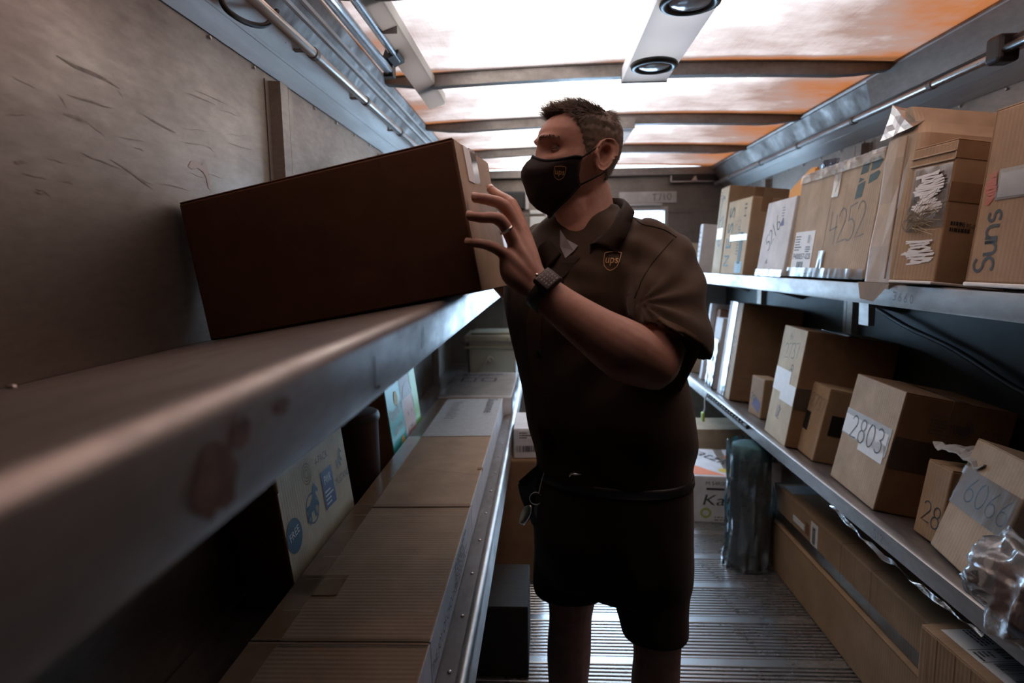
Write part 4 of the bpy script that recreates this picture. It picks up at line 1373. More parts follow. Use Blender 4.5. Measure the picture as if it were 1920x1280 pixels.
# roll wrapped in clear film standing under the shelf
t = thing('textile_roll', 'dark green roll sleeved in clear plastic standing on the floor', 'roll', (0.955, 2.79, 0.0), (0, 0, 0), G_RF)
bm = bmesh.new()
lathe(bm, [(0.085, 0.004), (0.088, 0.02), (0.09, 0.3), (0.088, 0.575), (0.06, 0.58)], 28)
finish('roll', bm, 'green_roll', t, True)
bm = bmesh.new()
rings = []
for j in range(40):
    z = 0.002 + 0.585 * j / 39
    ring = []
    for k in range(44):
        a = 2 * math.pi * k / 44
        q = Vector((math.cos(a) * 2.2, math.sin(a) * 2.2, z * 3.2))
        r_ = 0.100 + 0.016 * (1 - 2 * abs(noise.noise(q))) + 0.007 * noise.noise(q * 3.1) + (0.010 * (1 - j / 6) if j < 6 else 0)
        ring.append(bm.verts.new((r_ * math.cos(a), r_ * math.sin(a), z)))
    rings.append(ring)
skin_rings(bm, rings, False)
finish('clear_sleeve', bm, 'sleeve', t)
slabm = bmesh.new(); box(slabm, (0.06, -0.095, 0.43), (0.10, -0.089, 0.52)); finish('paper_label', slabm, 'paper_grey', t)

# ------------------------------------------------------------------ left upper shelf
G_LU = 'parcels on the upper left shelf'
D = (0.590, 0.288, 0.288)
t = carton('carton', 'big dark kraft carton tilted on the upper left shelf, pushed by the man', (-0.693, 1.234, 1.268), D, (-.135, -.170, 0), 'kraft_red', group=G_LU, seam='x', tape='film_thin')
slab2d(t, face_map(D, 'x1'), 0.0015, 0.0015, D[1] - .0015, D[2] - .004, 'kraft_pale', 'end_panel', 0.0012)
BIG = t
fx1 = lambda u, v, o=0.003: (D_big[0] + 0.003, u, v)
D_big = D
slab2d(t, lambda u, v, o=0.003: (D_big[0] + (0.003 if o > 0 else 0.001), u, v), 0.06, 0.215, 0.11, 0.284, 'paper', 'paper_label')
D = (0.24, 0.18, 0.27)
carton('carton', 'kraft carton standing behind the big tilted carton on the left', (-0.44, 1.85, 1.308), (0.24, 0.2, 0.30), (0, -.17, 0), 'kraft', group=G_LU, tape=None)
t = carton('carton', 'small kraft carton with a pale edge beside the man\'s hand', (-0.42, 3.05, 1.305), (0.26, 0.25, 0.33), (0, -.17, 0), 'kraft', group=G_LU, tape=None)
slab2d(t, face_map((0.26, 0.25, 0.33), 'x1'), 0.001, 0.001, 0.249, 0.325, 'card_white', 'end_panel', 0.0012)

# ------------------------------------------------------------------ left lower shelf
G_LL = 'parcels on the lower left shelf'
long_names = [('long_carton', 'long flat carton, farthest of three in a row, with a printed name', 1.690, 1.42),
              ('long_carton', 'long flat carton, middle of three in a row, edges taped', 1.045, 0.64),
              ('long_carton', 'long flat carton, nearest of three in a row, cut by the frame', 0.35, 0.69)]
for i, (nm, lab, y0, ln) in enumerate(long_names):
    D = (0.340, ln, 0.098)
    t = carton(nm, lab, (-0.553, y0, 0.6265), D, (0, -.012, 0.0), 'kraft', group=G_LL, tape=None, flaps=False)
    g = face_map(D, 'z1'); f = face_map(D, 'x1')
    slab2d(t, f, 0.001, 0.001, ln - 0.001, 0.096, 'card_white', 'white_side', 0.0012)
    slab2d(t, g, 0.0, 0.0, 0.055, ln, 'tape', 'packing_tape', -0.002)
    f3 = lambda u, v, o=0.0022: (D[0] + 0.0022, u, v)
    if i == 0:
        text(t, 'Suzanne', face_map(D, 'z1r'), 0.02, 0.27, 0.05, 'ink_grey', 0.30)
        lines_print(t, face_map(D, 'z1'), 0.10, 1.0, 0.16, 1.35, 9, 'ink_grey', .3, 5)
        slab2d(t, g, 0.001, 0.72, 0.339, 1.419, 'paper_grey', 'painted_light', -0.0018)  # grey sheet painting the daylight that falls on the far half
        bm = bmesh.new(); box(bm, (0.325, 0.31, 0.085), (0.343, 0.335, 0.0985), 0.004); finish('torn_corner', bm, 'kraft_dark', t)
        bm = bmesh.new(); put2d(bm, *ribbon([(0.04, .33), (.15, .31), (.335, .25)], .003), g, 0, 0, 1, 1); finish('crease', bm, 'kraft_dark', t)
    if i == 1:
        lines_print(t, f3, 0.30, 0.02, 0.56, 0.09, 7, 'ink_grey', .5, 5)
        text(t, 'THE JOY OF CHOOSING', f3, 0.0, 0.028, 0.022, 'ink', 0.34)
        bm = bmesh.new()
        for v_ in (.10, .225, .33, .47, .575):
            put2d(bm, ribbon([(0.02, v_), (.2, v_ + .004), (.33, v_ - .003)], .0022)[0], ribbon([(0.02, v_), (.2, v_ + .004), (.33, v_ - .003)], .0022)[1], g, 0, 0, 1, 1)
        finish('crease', bm, 'kraft_pale', t)
        slab2d(t, g, 0.0, 0.16, 0.11, 0.245, 'tape', 'packing_tape', -0.0016)
    bm = bmesh.new(); put2d(bm, rect(0, 0.001, 0.34, 0.007), [(0, 1, 2, 3)], g, 0, 0, 1, 1); put2d(bm, rect(0, ln - 0.007, 0.34, ln - .001), [(0, 1, 2, 3)], g, 0, 0, 1, 1)
    finish('edge_fold', bm, 'kraft_dark', t)

D = (0.118, 0.449, 0.311)
t = carton('carton', 'pale carton printed with a blue galloping horse, standing on edge', (-0.704, 1.336, 0.612), D, (-.018, -.125, 0), 'kraft_dark', group=G_LL, tape=None)
f = face_map(D, 'x1')
slab2d(t, f, 0.002, 0.002, 0.447, 0.309, 'card_cream', 'front_panel', 0.0012)
g = lambda u, v, o=0.0022: (D_h[0] + 0.0022, u, v)
D_h = D
bm = bmesh.new(); put2d(bm, *ring2d(.0, .042, 24), g, .045, .15, 1, 1); o_ = finish('printed_badge', bm, 'ink_teal', t)
text(t, 'FREE', lambda u, v, o=0: (D_h[0] + 0.003, u, v), .018, .142, .02, 'paper', 0.056, 0.15)
bm = bmesh.new(); put2d(bm, *ring2d(.036, .040, 26), g, .165, .17, 1, 1); finish('printed_ring', bm, 'ink_teal', t)
horse = [(-.045, -.03), (-.03, -.005), (-.035, .01), (-.01, .012), (.012, .028), (.018, .05), (.032, .058), (.038, .05), (.052, .036), (.048, .028), (.034, .034), (.03, .012), (.045, -.002), (.04, -.014), (.026, -.002), (.018, -.008), (.022, -.03), (.01, -.032), (.004, -.01), (-.012, -.012), (-.016, -.034), (-.03, -.04), (-.02, -.018)]
for cx, cy, s_, m_ in ((.165, .172, .95, 'ink_teal'), (.385, .225, .6, 'ink_grey')):
    quad2d(t, g, [(cx + a * s_, cy + b * s_) for a, b in horse], m_, 'printed_horse')
text(t, 'MUSTANG', g, .335, .165, .022, 'ink_grey', .11)
quad2d(t, g, rect(.245, .13, .325, .235), 'ink_navy')
text(t, 'PWR', lambda u, v, o=0: (D_h[0] + 0.003, u, v), .26, .195, .026, 'paper', .05)
lines_print(t, lambda u, v, o=0: (D_h[0] + 0.003, u, v), .255, .14, .315, .185, 4, 'paper', .4, 3)
text(t, '4-PACK', g, .225, .262, .022, 'ink_grey', .09)
bm = bmesh.new()
for r_ in (.012, .02, .028):
    put2d(bm, *ring2d(r_ - .0022, r_, 20), g, .165, .262, 1, 1)
finish('printed_seal', bm, 'kraft_dark', t)
bm = bmesh.new()
for uu in (.03, .08, .13, .2, .27, .33, .4):
    put2d(bm, *ribbon([(uu, .31), (uu + .003, .2)], .0012), g, 0, 0, 1, 1)
finish('crease', bm, 'kraft_pale', t)
bm = bmesh.new(); box(bm, (0.098, -0.003, 0.27), (0.121, 0.012, 0.312), 0.005); finish('torn_corner', bm, 'kraft_dark', t)
f2 = face_map(D, 'y0')
slab2d(t, f2, 0.0, 0.15, 0.117, 0.20, 'tape', 'tape_band', 0.0012)
text(t, 'CALIFORNIA', lambda u, v, o=0: f2(u, v, .002), 0.012, 0.178, 0.012, 'ink', 0.09)

# diaper carton
D = (0.115, 0.50, 0.338)
t = carton('carton', 'turquoise nappy carton with a baby\'s face under the upper left shelf', (-0.680, 2.249, 0.613), D, (-.011, -.119, 0), 'kraft_dark', group=G_LL, tape=None)
f = face_map(D, 'x1')
slab2d(t, f, 0.001, 0.001, 0.499, 0.336, 'teal_card', 'front_panel', 0.0012)
g = lambda u, v, o=0.0022: (D_p[0] + 0.0022, u, v)
D_p = D
quad2d(t, g, rect(.21, .002, .40, .335), 'paper', 'printed_photo')
g3 = lambda u, v, o=0: (D_p[0] + 0.0028, u, v)
bm = bmesh.new(); put2d(bm, *ring2d(0, .105, 24, .78), g3, .31, .16, 1, 1); put2d(bm, rect(.25, .002, .385, .09), [(0, 1, 2, 3)], g3, 0, 0, 1, 1); finish('printed_face', bm, 'skin_print', t)
g4 = lambda u, v, o=0: (D_p[0] + 0.0034, u, v)
bm = bmesh.new(); put2d(bm, _arc(.31, .235, .078, .06, 0, 180, 12) , [tuple(range(13))], g4, 0, 0, 1, 1); finish('printed_hair', bm, 'hair_print', t)
bm = bmesh.new()
for cx in (.285, .345):
    put2d(bm, *ring2d(0, .010, 10), g4, cx, .165, 1, 1)
put2d(bm, _arc(.315, .11, .022, .012, 180, 360, 8), [tuple(range(9))], g4, 0, 0, 1, 1)
finish('printed_features', bm, 'hair_print', t)
quad2d(t, g, [(.40, .002), (.499, .002), (.499, .335), (.37, .335), (.405, .2)], 'lime_card', 'printed_stripe')
text(t, 'Pampers', g3, .02, .185, .055, 'paper', .185, 0.12)
text(t, 'baby-dry', g3, .05, .13, .036, 'paper', .135, 0.1)
bm = bmesh.new(); put2d(bm, *ring2d(0, .03, 14), g3, .13, .265, 1, 1); put2d(bm, *ring2d(0, .032, 14), g3, .15, .075, 1, 1); finish('printed_badge', bm, 'yellow_print', t)

# round dark drum behind, between the horse carton and the nappy carton
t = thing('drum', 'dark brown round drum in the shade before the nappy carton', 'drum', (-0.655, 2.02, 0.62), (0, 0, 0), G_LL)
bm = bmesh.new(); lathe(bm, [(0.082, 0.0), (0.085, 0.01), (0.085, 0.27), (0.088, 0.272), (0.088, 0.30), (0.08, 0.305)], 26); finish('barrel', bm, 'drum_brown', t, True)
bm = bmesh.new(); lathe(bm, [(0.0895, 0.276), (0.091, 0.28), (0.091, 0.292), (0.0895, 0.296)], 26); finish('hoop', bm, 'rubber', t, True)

# shiny film-wrapped carton and beige tote at the far end
D = (0.388, 0.72, 0.110)
t = carton('carton', 'flat white carton with violet print under glossy film, before the beige tote', (-0.556, 3.13, 0.622), D, (-.01, 0, 0), 'card_white', group=G_LL, tape=None, flaps=False)
g = face_map(D, 'z1')
bm = bmesh.new()
for uu in (.06, .18):
    for a in (rect(uu, .40, uu + .09, .415), rect(uu, .50, uu + .09, .515), rect(uu, .40, uu + .012, .51), rect(uu + .078, .40, uu + .09, .51)):
        put2d(bm, a, [(0, 1, 2, 3)], g, 0, 0, 1, 1)
finish('printed_frame', bm, 'ink_purple', t)
lines_print(t, g, .05, .58, .35, .66, 2, 'ink_purple', .6, 5)
film_sheet(t, g, 0.0, 0.0, 0.388, 0.72, 16, 24, 0.006, 'film', 'glossy_film', 0.003, 5, 12)
film_sheet(t, face_map(D, 'x1'), 0.0, 0.0, 0.72, 0.11, 24, 8, 0.006, 'film', 'glossy_film', 0.002, 8, 14)

t = thing('tote', 'beige plastic tote with a lid and handle on the lower left shelf', 'tote', (-0.55, 4.05, 0.628), (0, 0, 0))
bm = bmesh.new()
rings = []
for z, s_ in ((0.0, 0.92), (0.01, 0.94), (0.26, 1.0), (0.27, 1.0)):
    rings.append([bm.verts.new((0.2 + x * s_, 0.18 + y_ * s_, z)) for x, y_ in [(-.17, -.15), (-.15, -.17), (.15, -.17), (.17, -.15), (.17, .15), (.15, .17), (-.15, .17), (-.17, .15)]])
skin_rings(bm, rings); bmesh.ops.recalc_face_normals(bm, faces=bm.faces[:])
finish('tub', bm, 'tote', t)
bm = bmesh.new(); box(bm, (0.01, -0.01, 0.265), (0.39, 0.37, 0.315), 0.018, 3); lid = finish('lid', bm, 'tote', t)
bm = bmesh.new(); box(bm, (0.06, 0.04, 0.315), (0.34, 0.32, 0.33), 0.008, 2); finish('lid_crown', bm, 'tote', lid)
bm = bmesh.new(); box(bm, (0.31, -0.02, 0.272), (0.36, 0.0, 0.305), 0.004); finish('latch', bm, 'tote', t)
bm = bmesh.new(); box(bm, (0.02, 0.0, 0.225), (0.385, 0.012, 0.24), 0.004); finish('rib', bm, 'tote', t)
bm = bmesh.new(); tube(bm, [(0.19, 0.004, 0.18), (0.15, -0.006, 0.12), (0.07, -0.004, 0.03)], 0.005, 8); finish('handle', bm, 'tote', t, True)
bm = bmesh.new(); lathe(bm, [(0.020, 0.0), (0.020, -0.012), (0.013, -0.014), (0.012, -0.006)], 18, (0.195, 0.01, 0.15), 'y'); finish('boss', bm, 'tote', t, True)

# ------------------------------------------------------------------ under the left lower shelf
G_LF = 'parcels on the floor under the left shelves'
t = carton('carton', 'brown carton on the floor left of the man, jutting into the aisle', (-0.37, 2.60, 0.001), (0.37, 0.40, 0.560), (0, 0, 0), 'kraft_dark', group=G_LF, tape='tape', seam='x')
D = (0.155, 0.30, 0.135)
t = carton('carton', 'small white carton with barcode stacked on the brown carton left of the man', (-0.135, 2.62, 0.563), D, (0, 0, 0), 'card_white', group=G_LF, tape=None)
f = face_map(D, 'y0')
barcode(t, f, 0.01, 0.03, 0.13, 0.058, 22)
lb = slab2d(t, f, 0.02, 0.085, 0.085, 0.128, 'paper', 'paper_label')
lines_print(lb, lambda u, v, o=0.0026: f(u, v, 0.0026), 0.025, 0.092, 0.08, 0.124, 3, 'ink', .5, 3)
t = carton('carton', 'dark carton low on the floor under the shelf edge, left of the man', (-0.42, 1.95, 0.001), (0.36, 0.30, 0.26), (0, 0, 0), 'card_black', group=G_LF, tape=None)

# ------------------------------------------------------------------ the man
def fabric(name, col, rough=0.85):
    m, nt, b = _mat(name)
    b.inputs['Roughness'].default_value = rough
    b.inputs['Specular IOR Level'].default_value = 0.15
    b.inputs['Sheen Weight'].default_value = 0.15
    n = _noise(nt, 7, 5, 0.6)
    nt.links.new(_ramp(nt, n, [(0.3, tuple(c * .75 for c in col)), (0.7, tuple(c * 1.25 for c in col))]), b.inputs['Base Color'])
    _bump(nt, b, _noise(nt, 900, 2, 0.5), 0.25, 0.0006)
    return m


def skin_material():
    m, nt, b = _mat('skin')
    b.inputs['Roughness'].default_value = 0.48
    b.inputs['Specular IOR Level'].default_value = 0.4
    b.inputs['Subsurface Weight'].default_value = 0.12
    b.inputs['Subsurface Radius'].default_value = (0.01, 0.004, 0.002)
    n = _noise(nt, 22, 6, 0.65)
    nt.links.new(_ramp(nt, n, [(0.3, (0.40, 0.20, 0.145)), (0.55, (0.50, 0.275, 0.21)), (0.75, (0.56, 0.33, 0.26))]), b.inputs['Base Color'])
    _bump(nt, b, _noise(nt, 380, 3, 0.6), 0.25, 0.0008)
    return m


M['skin'] = skin_material()
M['shirt'] = fabric('brown_twill', (0.060, 0.040, 0.026))
M['shirt_trim'] = fabric('brown_tab', (0.11, 0.072, 0.043))
M['badge_cloth'] = fabric('badge_cloth', (0.040, 0.024, 0.016))
M['shorts'] = fabric('dark_brown_twill', (0.034, 0.024, 0.017))
M['mask'] = fabric('dark_mask_cloth', (0.046, 0.036, 0.034), 0.7)
M['mask_edge'] = fabric('mask_binding', (0.012, 0.010, 0.010), 0.7)
M['undershirt'] = fabric('white_jersey', (0.55, 0.55, 0.56))
M['hair'] = plain('brown_grey_hair', (0.130, 0.095, 0.068), 0.55, 0, 0.45, 90)
M['eye_white'] = plain('eye_white', (0.24, 0.19, 0.17), 0.4)
M['iris'] = plain('iris', (0.04, 0.03, 0.026), 0.4)
M['gold_thread'] = plain('gold_thread', (0.60, 0.34, 0.14), 0.5)
M['silver'] = plain('silver', (0.75, 0.72, 0.68), 0.2, 1.0)
M['leather'] = plain('black_leather', (0.010, 0.010, 0.010), 0.42, 0, 0.3, 40, 0.2)
M['nail'] = plain('fingernail', (0.52, 0.30, 0.23), 0.3)
M['watch_face'] = plain('watch_screen', (0.055, 0.045, 0.045), 0.12)
M['boot'] = plain('brown_boot', (0.02, 0.015, 0.012), 0.6, 0, 0.3, 30)
M['sock'] = plain('dark_sock', (0.02, 0.016, 0.014), 0.9, 0, 0.3, 60)


def ring_pts(c, u, w, n=28, e=1.0):
    out = []
    for k in range(n):
        a = 2 * math.pi * k / n
        ca, sa = math.cos(a), math.sin(a)
        out.append(c + u * math.copysign(abs(ca) ** e, ca) + w * math.copysign(abs(sa) ** e, sa))
    return out


def loft(bm, rings):
    R_ = [[bm.verts.new(p) for p in r] for r in rings]
    skin_rings(bm, R_)


def limb(bm, pts, radii, n=18, sub=6, flat=1.0, flat_dir=None):
    P = catmull([tuple(p) + (r,) for p, r in zip(pts, radii)], sub)
    V = [Vector(p[:3]) for p in P]; R_ = [p[3] for p in P]
    rings = []
    fr = frame_along(V)
    # rounded ends
    (p, t, u, w) = fr[0]
    for s in (0.35, 0.75):
        rings.append([p - t * R_[0] * (1 - s) * 0.9 + (u * math.cos(a) + w * math.sin(a)) * R_[0] * math.sqrt(1 - (1 - s) ** 2) * 0.97 for a in [2 * math.pi * k / n for k in range(n)]])
    for (p, t, u, w), r in zip(fr, R_):
        rings.append([p + u * (r * math.cos(2 * math.pi * k / n)) + w * (r * math.sin(2 * math.pi * k / n)) for k in range(n)])
    (p, t, u, w) = fr[-1]
    for s in (0.75, 0.35):
        rings.append([p + t * R_[-1] * (1 - s) * 0.9 + (u * math.cos(a) + w * math.sin(a)) * R_[-1] * math.sqrt(1 - (1 - s) ** 2) * 0.97 for a in [2 * math.pi * k / n for k in range(n)]])
    if flat != 1.0 and flat_dir is not None:
        fd = Vector(flat_dir).normalized()
        c = [sum(r, Vector()) / n for r in rings]
        rings = [[q - fd * ((q - ci).dot(fd) * (1 - flat)) for q in r] for r, ci in zip(rings, c)]
    loft(bm, rings)


def remeshed(bm, voxel, smooth_it=4, smooth_f=0.5):
    """fuse overlapping closed volumes into one continuous skin"""
    bmesh.ops.recalc_face_normals(bm, faces=bm.faces[:])
    me = bpy.data.meshes.new('tmp'); bm.to_mesh(me); bm.free()
    ob = bpy.data.objects.new('tmp', me); COL.objects.link(ob)
    md = ob.modifiers.new('r', 'REMESH'); md.mode = 'VOXEL'; md.voxel_size = voxel; md.adaptivity = 0.0
    sm = ob.modifiers.new('s', 'SMOOTH'); sm.iterations = smooth_it; sm.factor = smooth_f
    dg = bpy.context.evaluated_depsgraph_get()
    out = bpy.data.meshes.new_from_object(ob.evaluated_get(dg))
    bpy.data.objects.remove(ob); bpy.data.meshes.remove(me)
    return out


def mesh_part(name, me, mat, parent):
    me.name = name
    me.materials.clear(); me.materials.append(M[mat])
    me.polygons.foreach_set('use_smooth', [True] * len(me.polygons))
    o = bpy.data.objects.new(name, me); COL.objects.link(o); o.parent = parent
    return o


def bvh_of(me):
    return BVHTree.FromPolygons([v.co.copy() for v in me.vertices], [tuple(p.vertices) for p in me.polygons])


CAMP = Vector((0, 0, CAM_H))


def hit(bvh, px, py):
    d = (at(px, py, Y=1.0) - CAMP).normalized()
    loc, nor, idx, dist = bvh.ray_cast(CAMP, d)
    return loc, nor


man = thing('person', 'man in brown uniform shirt, shorts and dark face mask pushing a carton', 'person', (0.20, 1.42, 0.0))
MI = Matrix.Translation((-0.20, -1.42, 0.0))


def to_local(me):
    me.transform(MI)
    return me


# ---- head: slices stacked along the face, then shaped features
HC = at(1087, 292, Y=1.42)
ya = math.radians(21)
HF = Vector((-math.cos(ya), -math.sin(ya), 0.09)).normalized()
HS = Vector((math.sin(ya), -math.cos(ya), 0.0)).normalized()      # the man's left, towards the camera
HU = HF.cross(HS) * -1
if HU.z < 0:
    HU = -HU


HU = HU * 0.94


def hw(f, s, z):
    return HC + HF * f + HS * s + HU * z


zk = [-.128, -.120, -.105, -.085, -.06, -.035, 0.0, .022, .044, .066, .084, .096, .102]
fr_ = [.045, .068, .084, .088, .090, .092, .090, .097, .097, .087, .068, .045, .018]
bk_ = [.000, -.010, -.022, -.042, -.056, -.070, -.085, -.089, -.090, -.084, -.067, -.045, -.020]
wd_ = [.018, .030, .042, .054, .062, .067, .0725, .075, .077, .073, .059, .040, .018]


def head_point(phi, z):
    f = np.interp(z, zk, fr_); b = np.interp(z, zk, bk_); w = np.interp(z, zk, wd_)
    c = 0.42 * f + 0.58 * b if z > -0.05 else 0.5 * (f + b)
    ca, sa = math.cos(phi), math.sin(phi)
    e = 0.90
    rf = (f - c) if ca > 0 else (c - b)
    x = c + rf * math.copysign(abs(ca) ** e, ca)
    y = w * math.copysign(abs(sa) ** e, sa)
    g = lambda cf, cs, cz, sf, ss, sz: math.exp(-((x - cf) / sf) ** 2 - ((abs(y) - cs) / ss) ** 2 - ((z - cz) / sz) ** 2)
    dx = dy = 0.0
    if ca > 0:
        dx += 0.012 * g(.095, .022, .020, .05, .022, .010)          # brow ridge
        dx -= 0.017 * g(.090, .032, .000, .05, .017, .012)          # eye sockets
        dx += 0.007 * g(.085, .040, -.022, .05, .020, .014)         # cheekbone
        dx += 0.016 * math.exp(-(y / .010) ** 2 - ((z + .004) / .018) ** 2)   # bridge of the nose
        dx += 0.030 * math.exp(-(y / .014) ** 2 - ((z + .040) / .018) ** 2)   # tip of the nose
        dx += 0.006 * math.exp(-(y / .024) ** 2 - ((z + .068) / .012) ** 2)   # lips
    dy += math.copysign(0.004, y) * math.exp(-((x - .03) / .03) ** 2 - ((z + .02) / .02) ** 2)
    return x + dx, y + dy


body = bmesh.new()
zs = np.concatenate([np.linspace(-.128, .05, 60), np.linspace(.053, .102, 22)])
loft(body, [[hw(*head_point(2 * math.pi * k / 96, z), z) for k in range(96)] for z in zs])
# ears
def ear(side):
    n, m_ = 28, 9
    c = (-0.017, side * 0.0745, -0.010)
    def P(r, a, lift):
        ex = 0.024 if math.sin(a) > -0.2 else 0.018
        f = c[0] - 0.004 + ex * r * math.cos(a) - 0.006 * r * math.sin(a)
        z = c[2] + 0.037 * r * math.sin(a)
        s = c[1] + side * (0.004 + lift + 0.010 * r * max(0, -math.cos(a)))
        return hw(f, s, z)
    rings = [[P(r, 2 * math.pi * k / n, l) for k in range(n)] for r, l in ((.20, -.012), (.42, -.010), (.56, .004), (.66, .009), (.76, .003), (.86, .004), (.95, .014), (1.03, .013), (1.02, .003), (.7, -.008))]
    loft(body, rings)
ear(1); ear(-1)
# neck and throat
def pr(*a):
    return [at(px, py, Y=Y) for px, py, Y in a]
limb(body, pr((1092, 340, 1.440), (1098, 375, 1.440), (1101, 410, 1.435), (1103, 445, 1.430), (1106, 485, 1.43)), [.055, .060, .064, .070, .080], 28)
limb(body, [hw(.035, 0, -.100), hw(.01, 0, -.118), hw(-.015, 0, -.15)], [.038, .046, .05], 18)
# torso core, hidden by the shirt but joining the limbs
limb(body, pr((1110, 470, 1.46), (1125, 600, 1.44), (1145, 800, 1.43), (1145, 960, 1.43)), [.09, .10, .11, .11], 20)
# near arm
SH = pr((1235, 478, 1.33))[0]
limb(body, pr((1160, 480, 1.41), (1220, 495, 1.345), (1243, 550, 1.27), (1243, 625, 1.185), (1228, 686, 1.125)), [.045, .046, .046, .048, .044], 20)
limb(body, pr((1230, 690, 1.12), (1178, 660, 1.115), (1112, 618, 1.125), (1052, 574, 1.142), (1016, 544, 1.158)), [.043, .056, .046, .037, .033], 20)
# far arm reaching behind the carton
limb(body, pr((1060, 460, 1.50), (1005, 480, 1.58), (985, 560, 1.67)), [.06, .055, .047], 16)
limb(body, pr((985, 560, 1.67), (945, 520, 1.66), (900, 470, 1.63)), [.045, .042, .03], 16)
limb(body, pr((900, 470, 1.63), (878, 452, 1.61)), [.034, .026], 12)
# legs
KR = at(1070, 1150, Y=1.50); KL = at(1232, 1215, Y=1.37)
for K, top, dx, dy in ((KR, at(1078, 980, Y=1.47), -0.01, 0.03), (KL, at(1218, 1000, Y=1.40), 0.012, 0.03)):
    A = Vector((K.x + dx, K.y + dy + 0.02, 0.09))
    calf = K.lerp(A, 0.38) + Vector((0, 0.022, 0))
    limb(body, [top, top.lerp(K, 0.6), K, calf, A, A + Vector((0, 0, -.05))], [.085, .072, .056, .058, .038, .04], 20)
# hand: metacarpals, fingers, thumb
WR = at(1014, 542, Y=1.158)
fingers = {
    'index': [(979, 427, 1.205), (960, 383, 1.235), (935, 366, 1.282), (920, 355, 1.308)],
    'middle': [(971, 438, 1.180), (948, 388, 1.176), (913, 374, 1.174), (890, 371, 1.176)],
    'ring': [(964, 456, 1.163), (938, 412, 1.145), (902, 408, 1.142), (881, 405, 1.148)],
    'little': [(950, 478, 1.150), (922, 462, 1.138), (897, 456, 1.138), (879, 455, 1.145)],
}
frad = {'index': (.0130, .0115, .0103, .0094), 'middle': (.0138, .0120, .0108, .0098), 'ring': (.0134, .0116, .0102, .0092), 'little': (.0122, .0102, .0092, .0084)}
FP = {}
for nm, ch in fingers.items():
    P = pr(*ch); FP[nm] = P
    limb(body, [WR.lerp(P[0], 0.15), WR.lerp(P[0], 0.6), P[0]], [.016, .0165, .0135], 14)
    r = frad[nm]
    limb(body, P, r, 14, 5)
    limb(body, [P[1] + (P[1] - P[2]) * .02, P[1].lerp(P[2], .08)], [r[1] * 1.10] * 2, 12)
hyp = pr((985, 535, 1.158), (960, 512, 1.155), (950, 485, 1.153))
limb(body, hyp, [.022, .022, .015], 14)
limb(body, pr((1012, 540, 1.163), (985, 498, 1.175), (970, 462, 1.182)), [.026, .028, .020], 16)
th = pr((1002, 520, 1.19), (987, 475, 1.235), (972, 432, 1.27), (962, 402, 1.29))
limb(body, th, [.018, .016, .0115, .0095], 14)

body_me = remeshed(body, 0.0033, 6, 0.5)
BV_body = bvh_of(body_me)
o = mesh_part('body', to_local(body_me), 'skin', man)

# nails
for nm in ('middle', 'ring', 'little', 'index'):
    P = FP[nm]
    tip = P[3]; d_ = (P[3] - P[2]).normalized()
    toc = (CAMP - tip).normalized()
    up = (Vector((0, 0, 1)) * 0.55 + toc * 0.75); up = (up - d_ * up.dot(d_)).normalized()
    sd = d_.cross(up)
    r = frad[nm][3]
    bm = bmesh.new()
    g = []
    for i in range(5):
        row = []
        for j in range(5):
            a = (j - 2) / 2 * 0.75
            q = tip + d_ * (-0.006 + 0.011 * i / 4) + (up * math.cos(a) + sd * math.sin(a)) * (r * 1.02 + 0.0006)
            row.append(bm.verts.new(q))
        g.append(row)
    for i in range(4):
        for j in range(4):
            bm.faces.new((g[i][j], g[i][j + 1], g[i + 1][j + 1], g[i + 1][j]))
    bmesh.ops.transform(bm, matrix=MI, verts=bm.verts[:])
    finish('fingernail', bm, 'nail', man, True)
# wedding ring
P = FP['ring']
c = P[0].lerp(P[1], 0.60); d_ = (P[1] - P[0]).normalized()
u_ = d_.orthogonal().normalized(); w_ = d_.cross(u_)
bm = bmesh.new()
loft(bm, [[c + d_ * h_ + (u_ * math.cos(a) + w_ * math.sin(a)) * r_ for a in [2 * math.pi * k / 28 for k in range(28)]] for h_, r_ in ((-.0025, .0125), (-.0025, .0140), (.0025, .0140), (.0025, .0125))])
bmesh.ops.transform(bm, matrix=MI, verts=bm.verts[:])
finish('finger_ring', bm, 'silver', man, True)

# eyes
for s in (1, -1):
    ec = hw(.0675, s * .0315, -.001)
    bm = bmesh.new(); bmesh.ops.create_uvsphere(bm, u_segments=20, v_segments=14, radius=.0115, matrix=MI @ Matrix.Translation(ec)); eye = finish('eye', bm, 'eye_white', man, True)
    gd = (HF * 1.0 + HS * 0.05 - HU * 0.02).normalized()
    bm = bmesh.new(); bmesh.ops.create_uvsphere(bm, u_segments=16, v_segments=10, radius=.0066, matrix=MI @ Matrix.Translation(ec + gd * .0066)); finish('iris', bm, 'iris', eye, True)
    # lids
    for up_, a0 in ((1, 0.03), (-1, 0.10)):
        bm = bmesh.new(); g = []
        for i in range(6):
            row = []
            for j in range(13):
                az = (j - 6) / 6 * 1.15
                el = up_ * (a0 * (1 - 0.45 * (abs(j - 6) / 6) ** 2) + (1.25 - a0) * i / 5)
                d3 = HF * (math.cos(el) * math.cos(az)) + HS * (math.cos(el) * math.sin(az)) + HU * math.sin(el)
                row.append(bm.verts.new(ec + d3 * (.0128 + 0.0008 * (i == 0))))
            g.append(row)
        for i in range(5):
            for j in range(12):
                bm.faces.new((g[i][j], g[i][j + 1], g[i + 1][j + 1], g[i + 1][j]))
        bmesh.ops.solidify(bm, geom=bm.faces[:], thickness=0.001)
        bmesh.ops.transform(bm, matrix=MI, verts=bm.verts[:])
        finish('eyelid', bm, 'skin', eye, True)

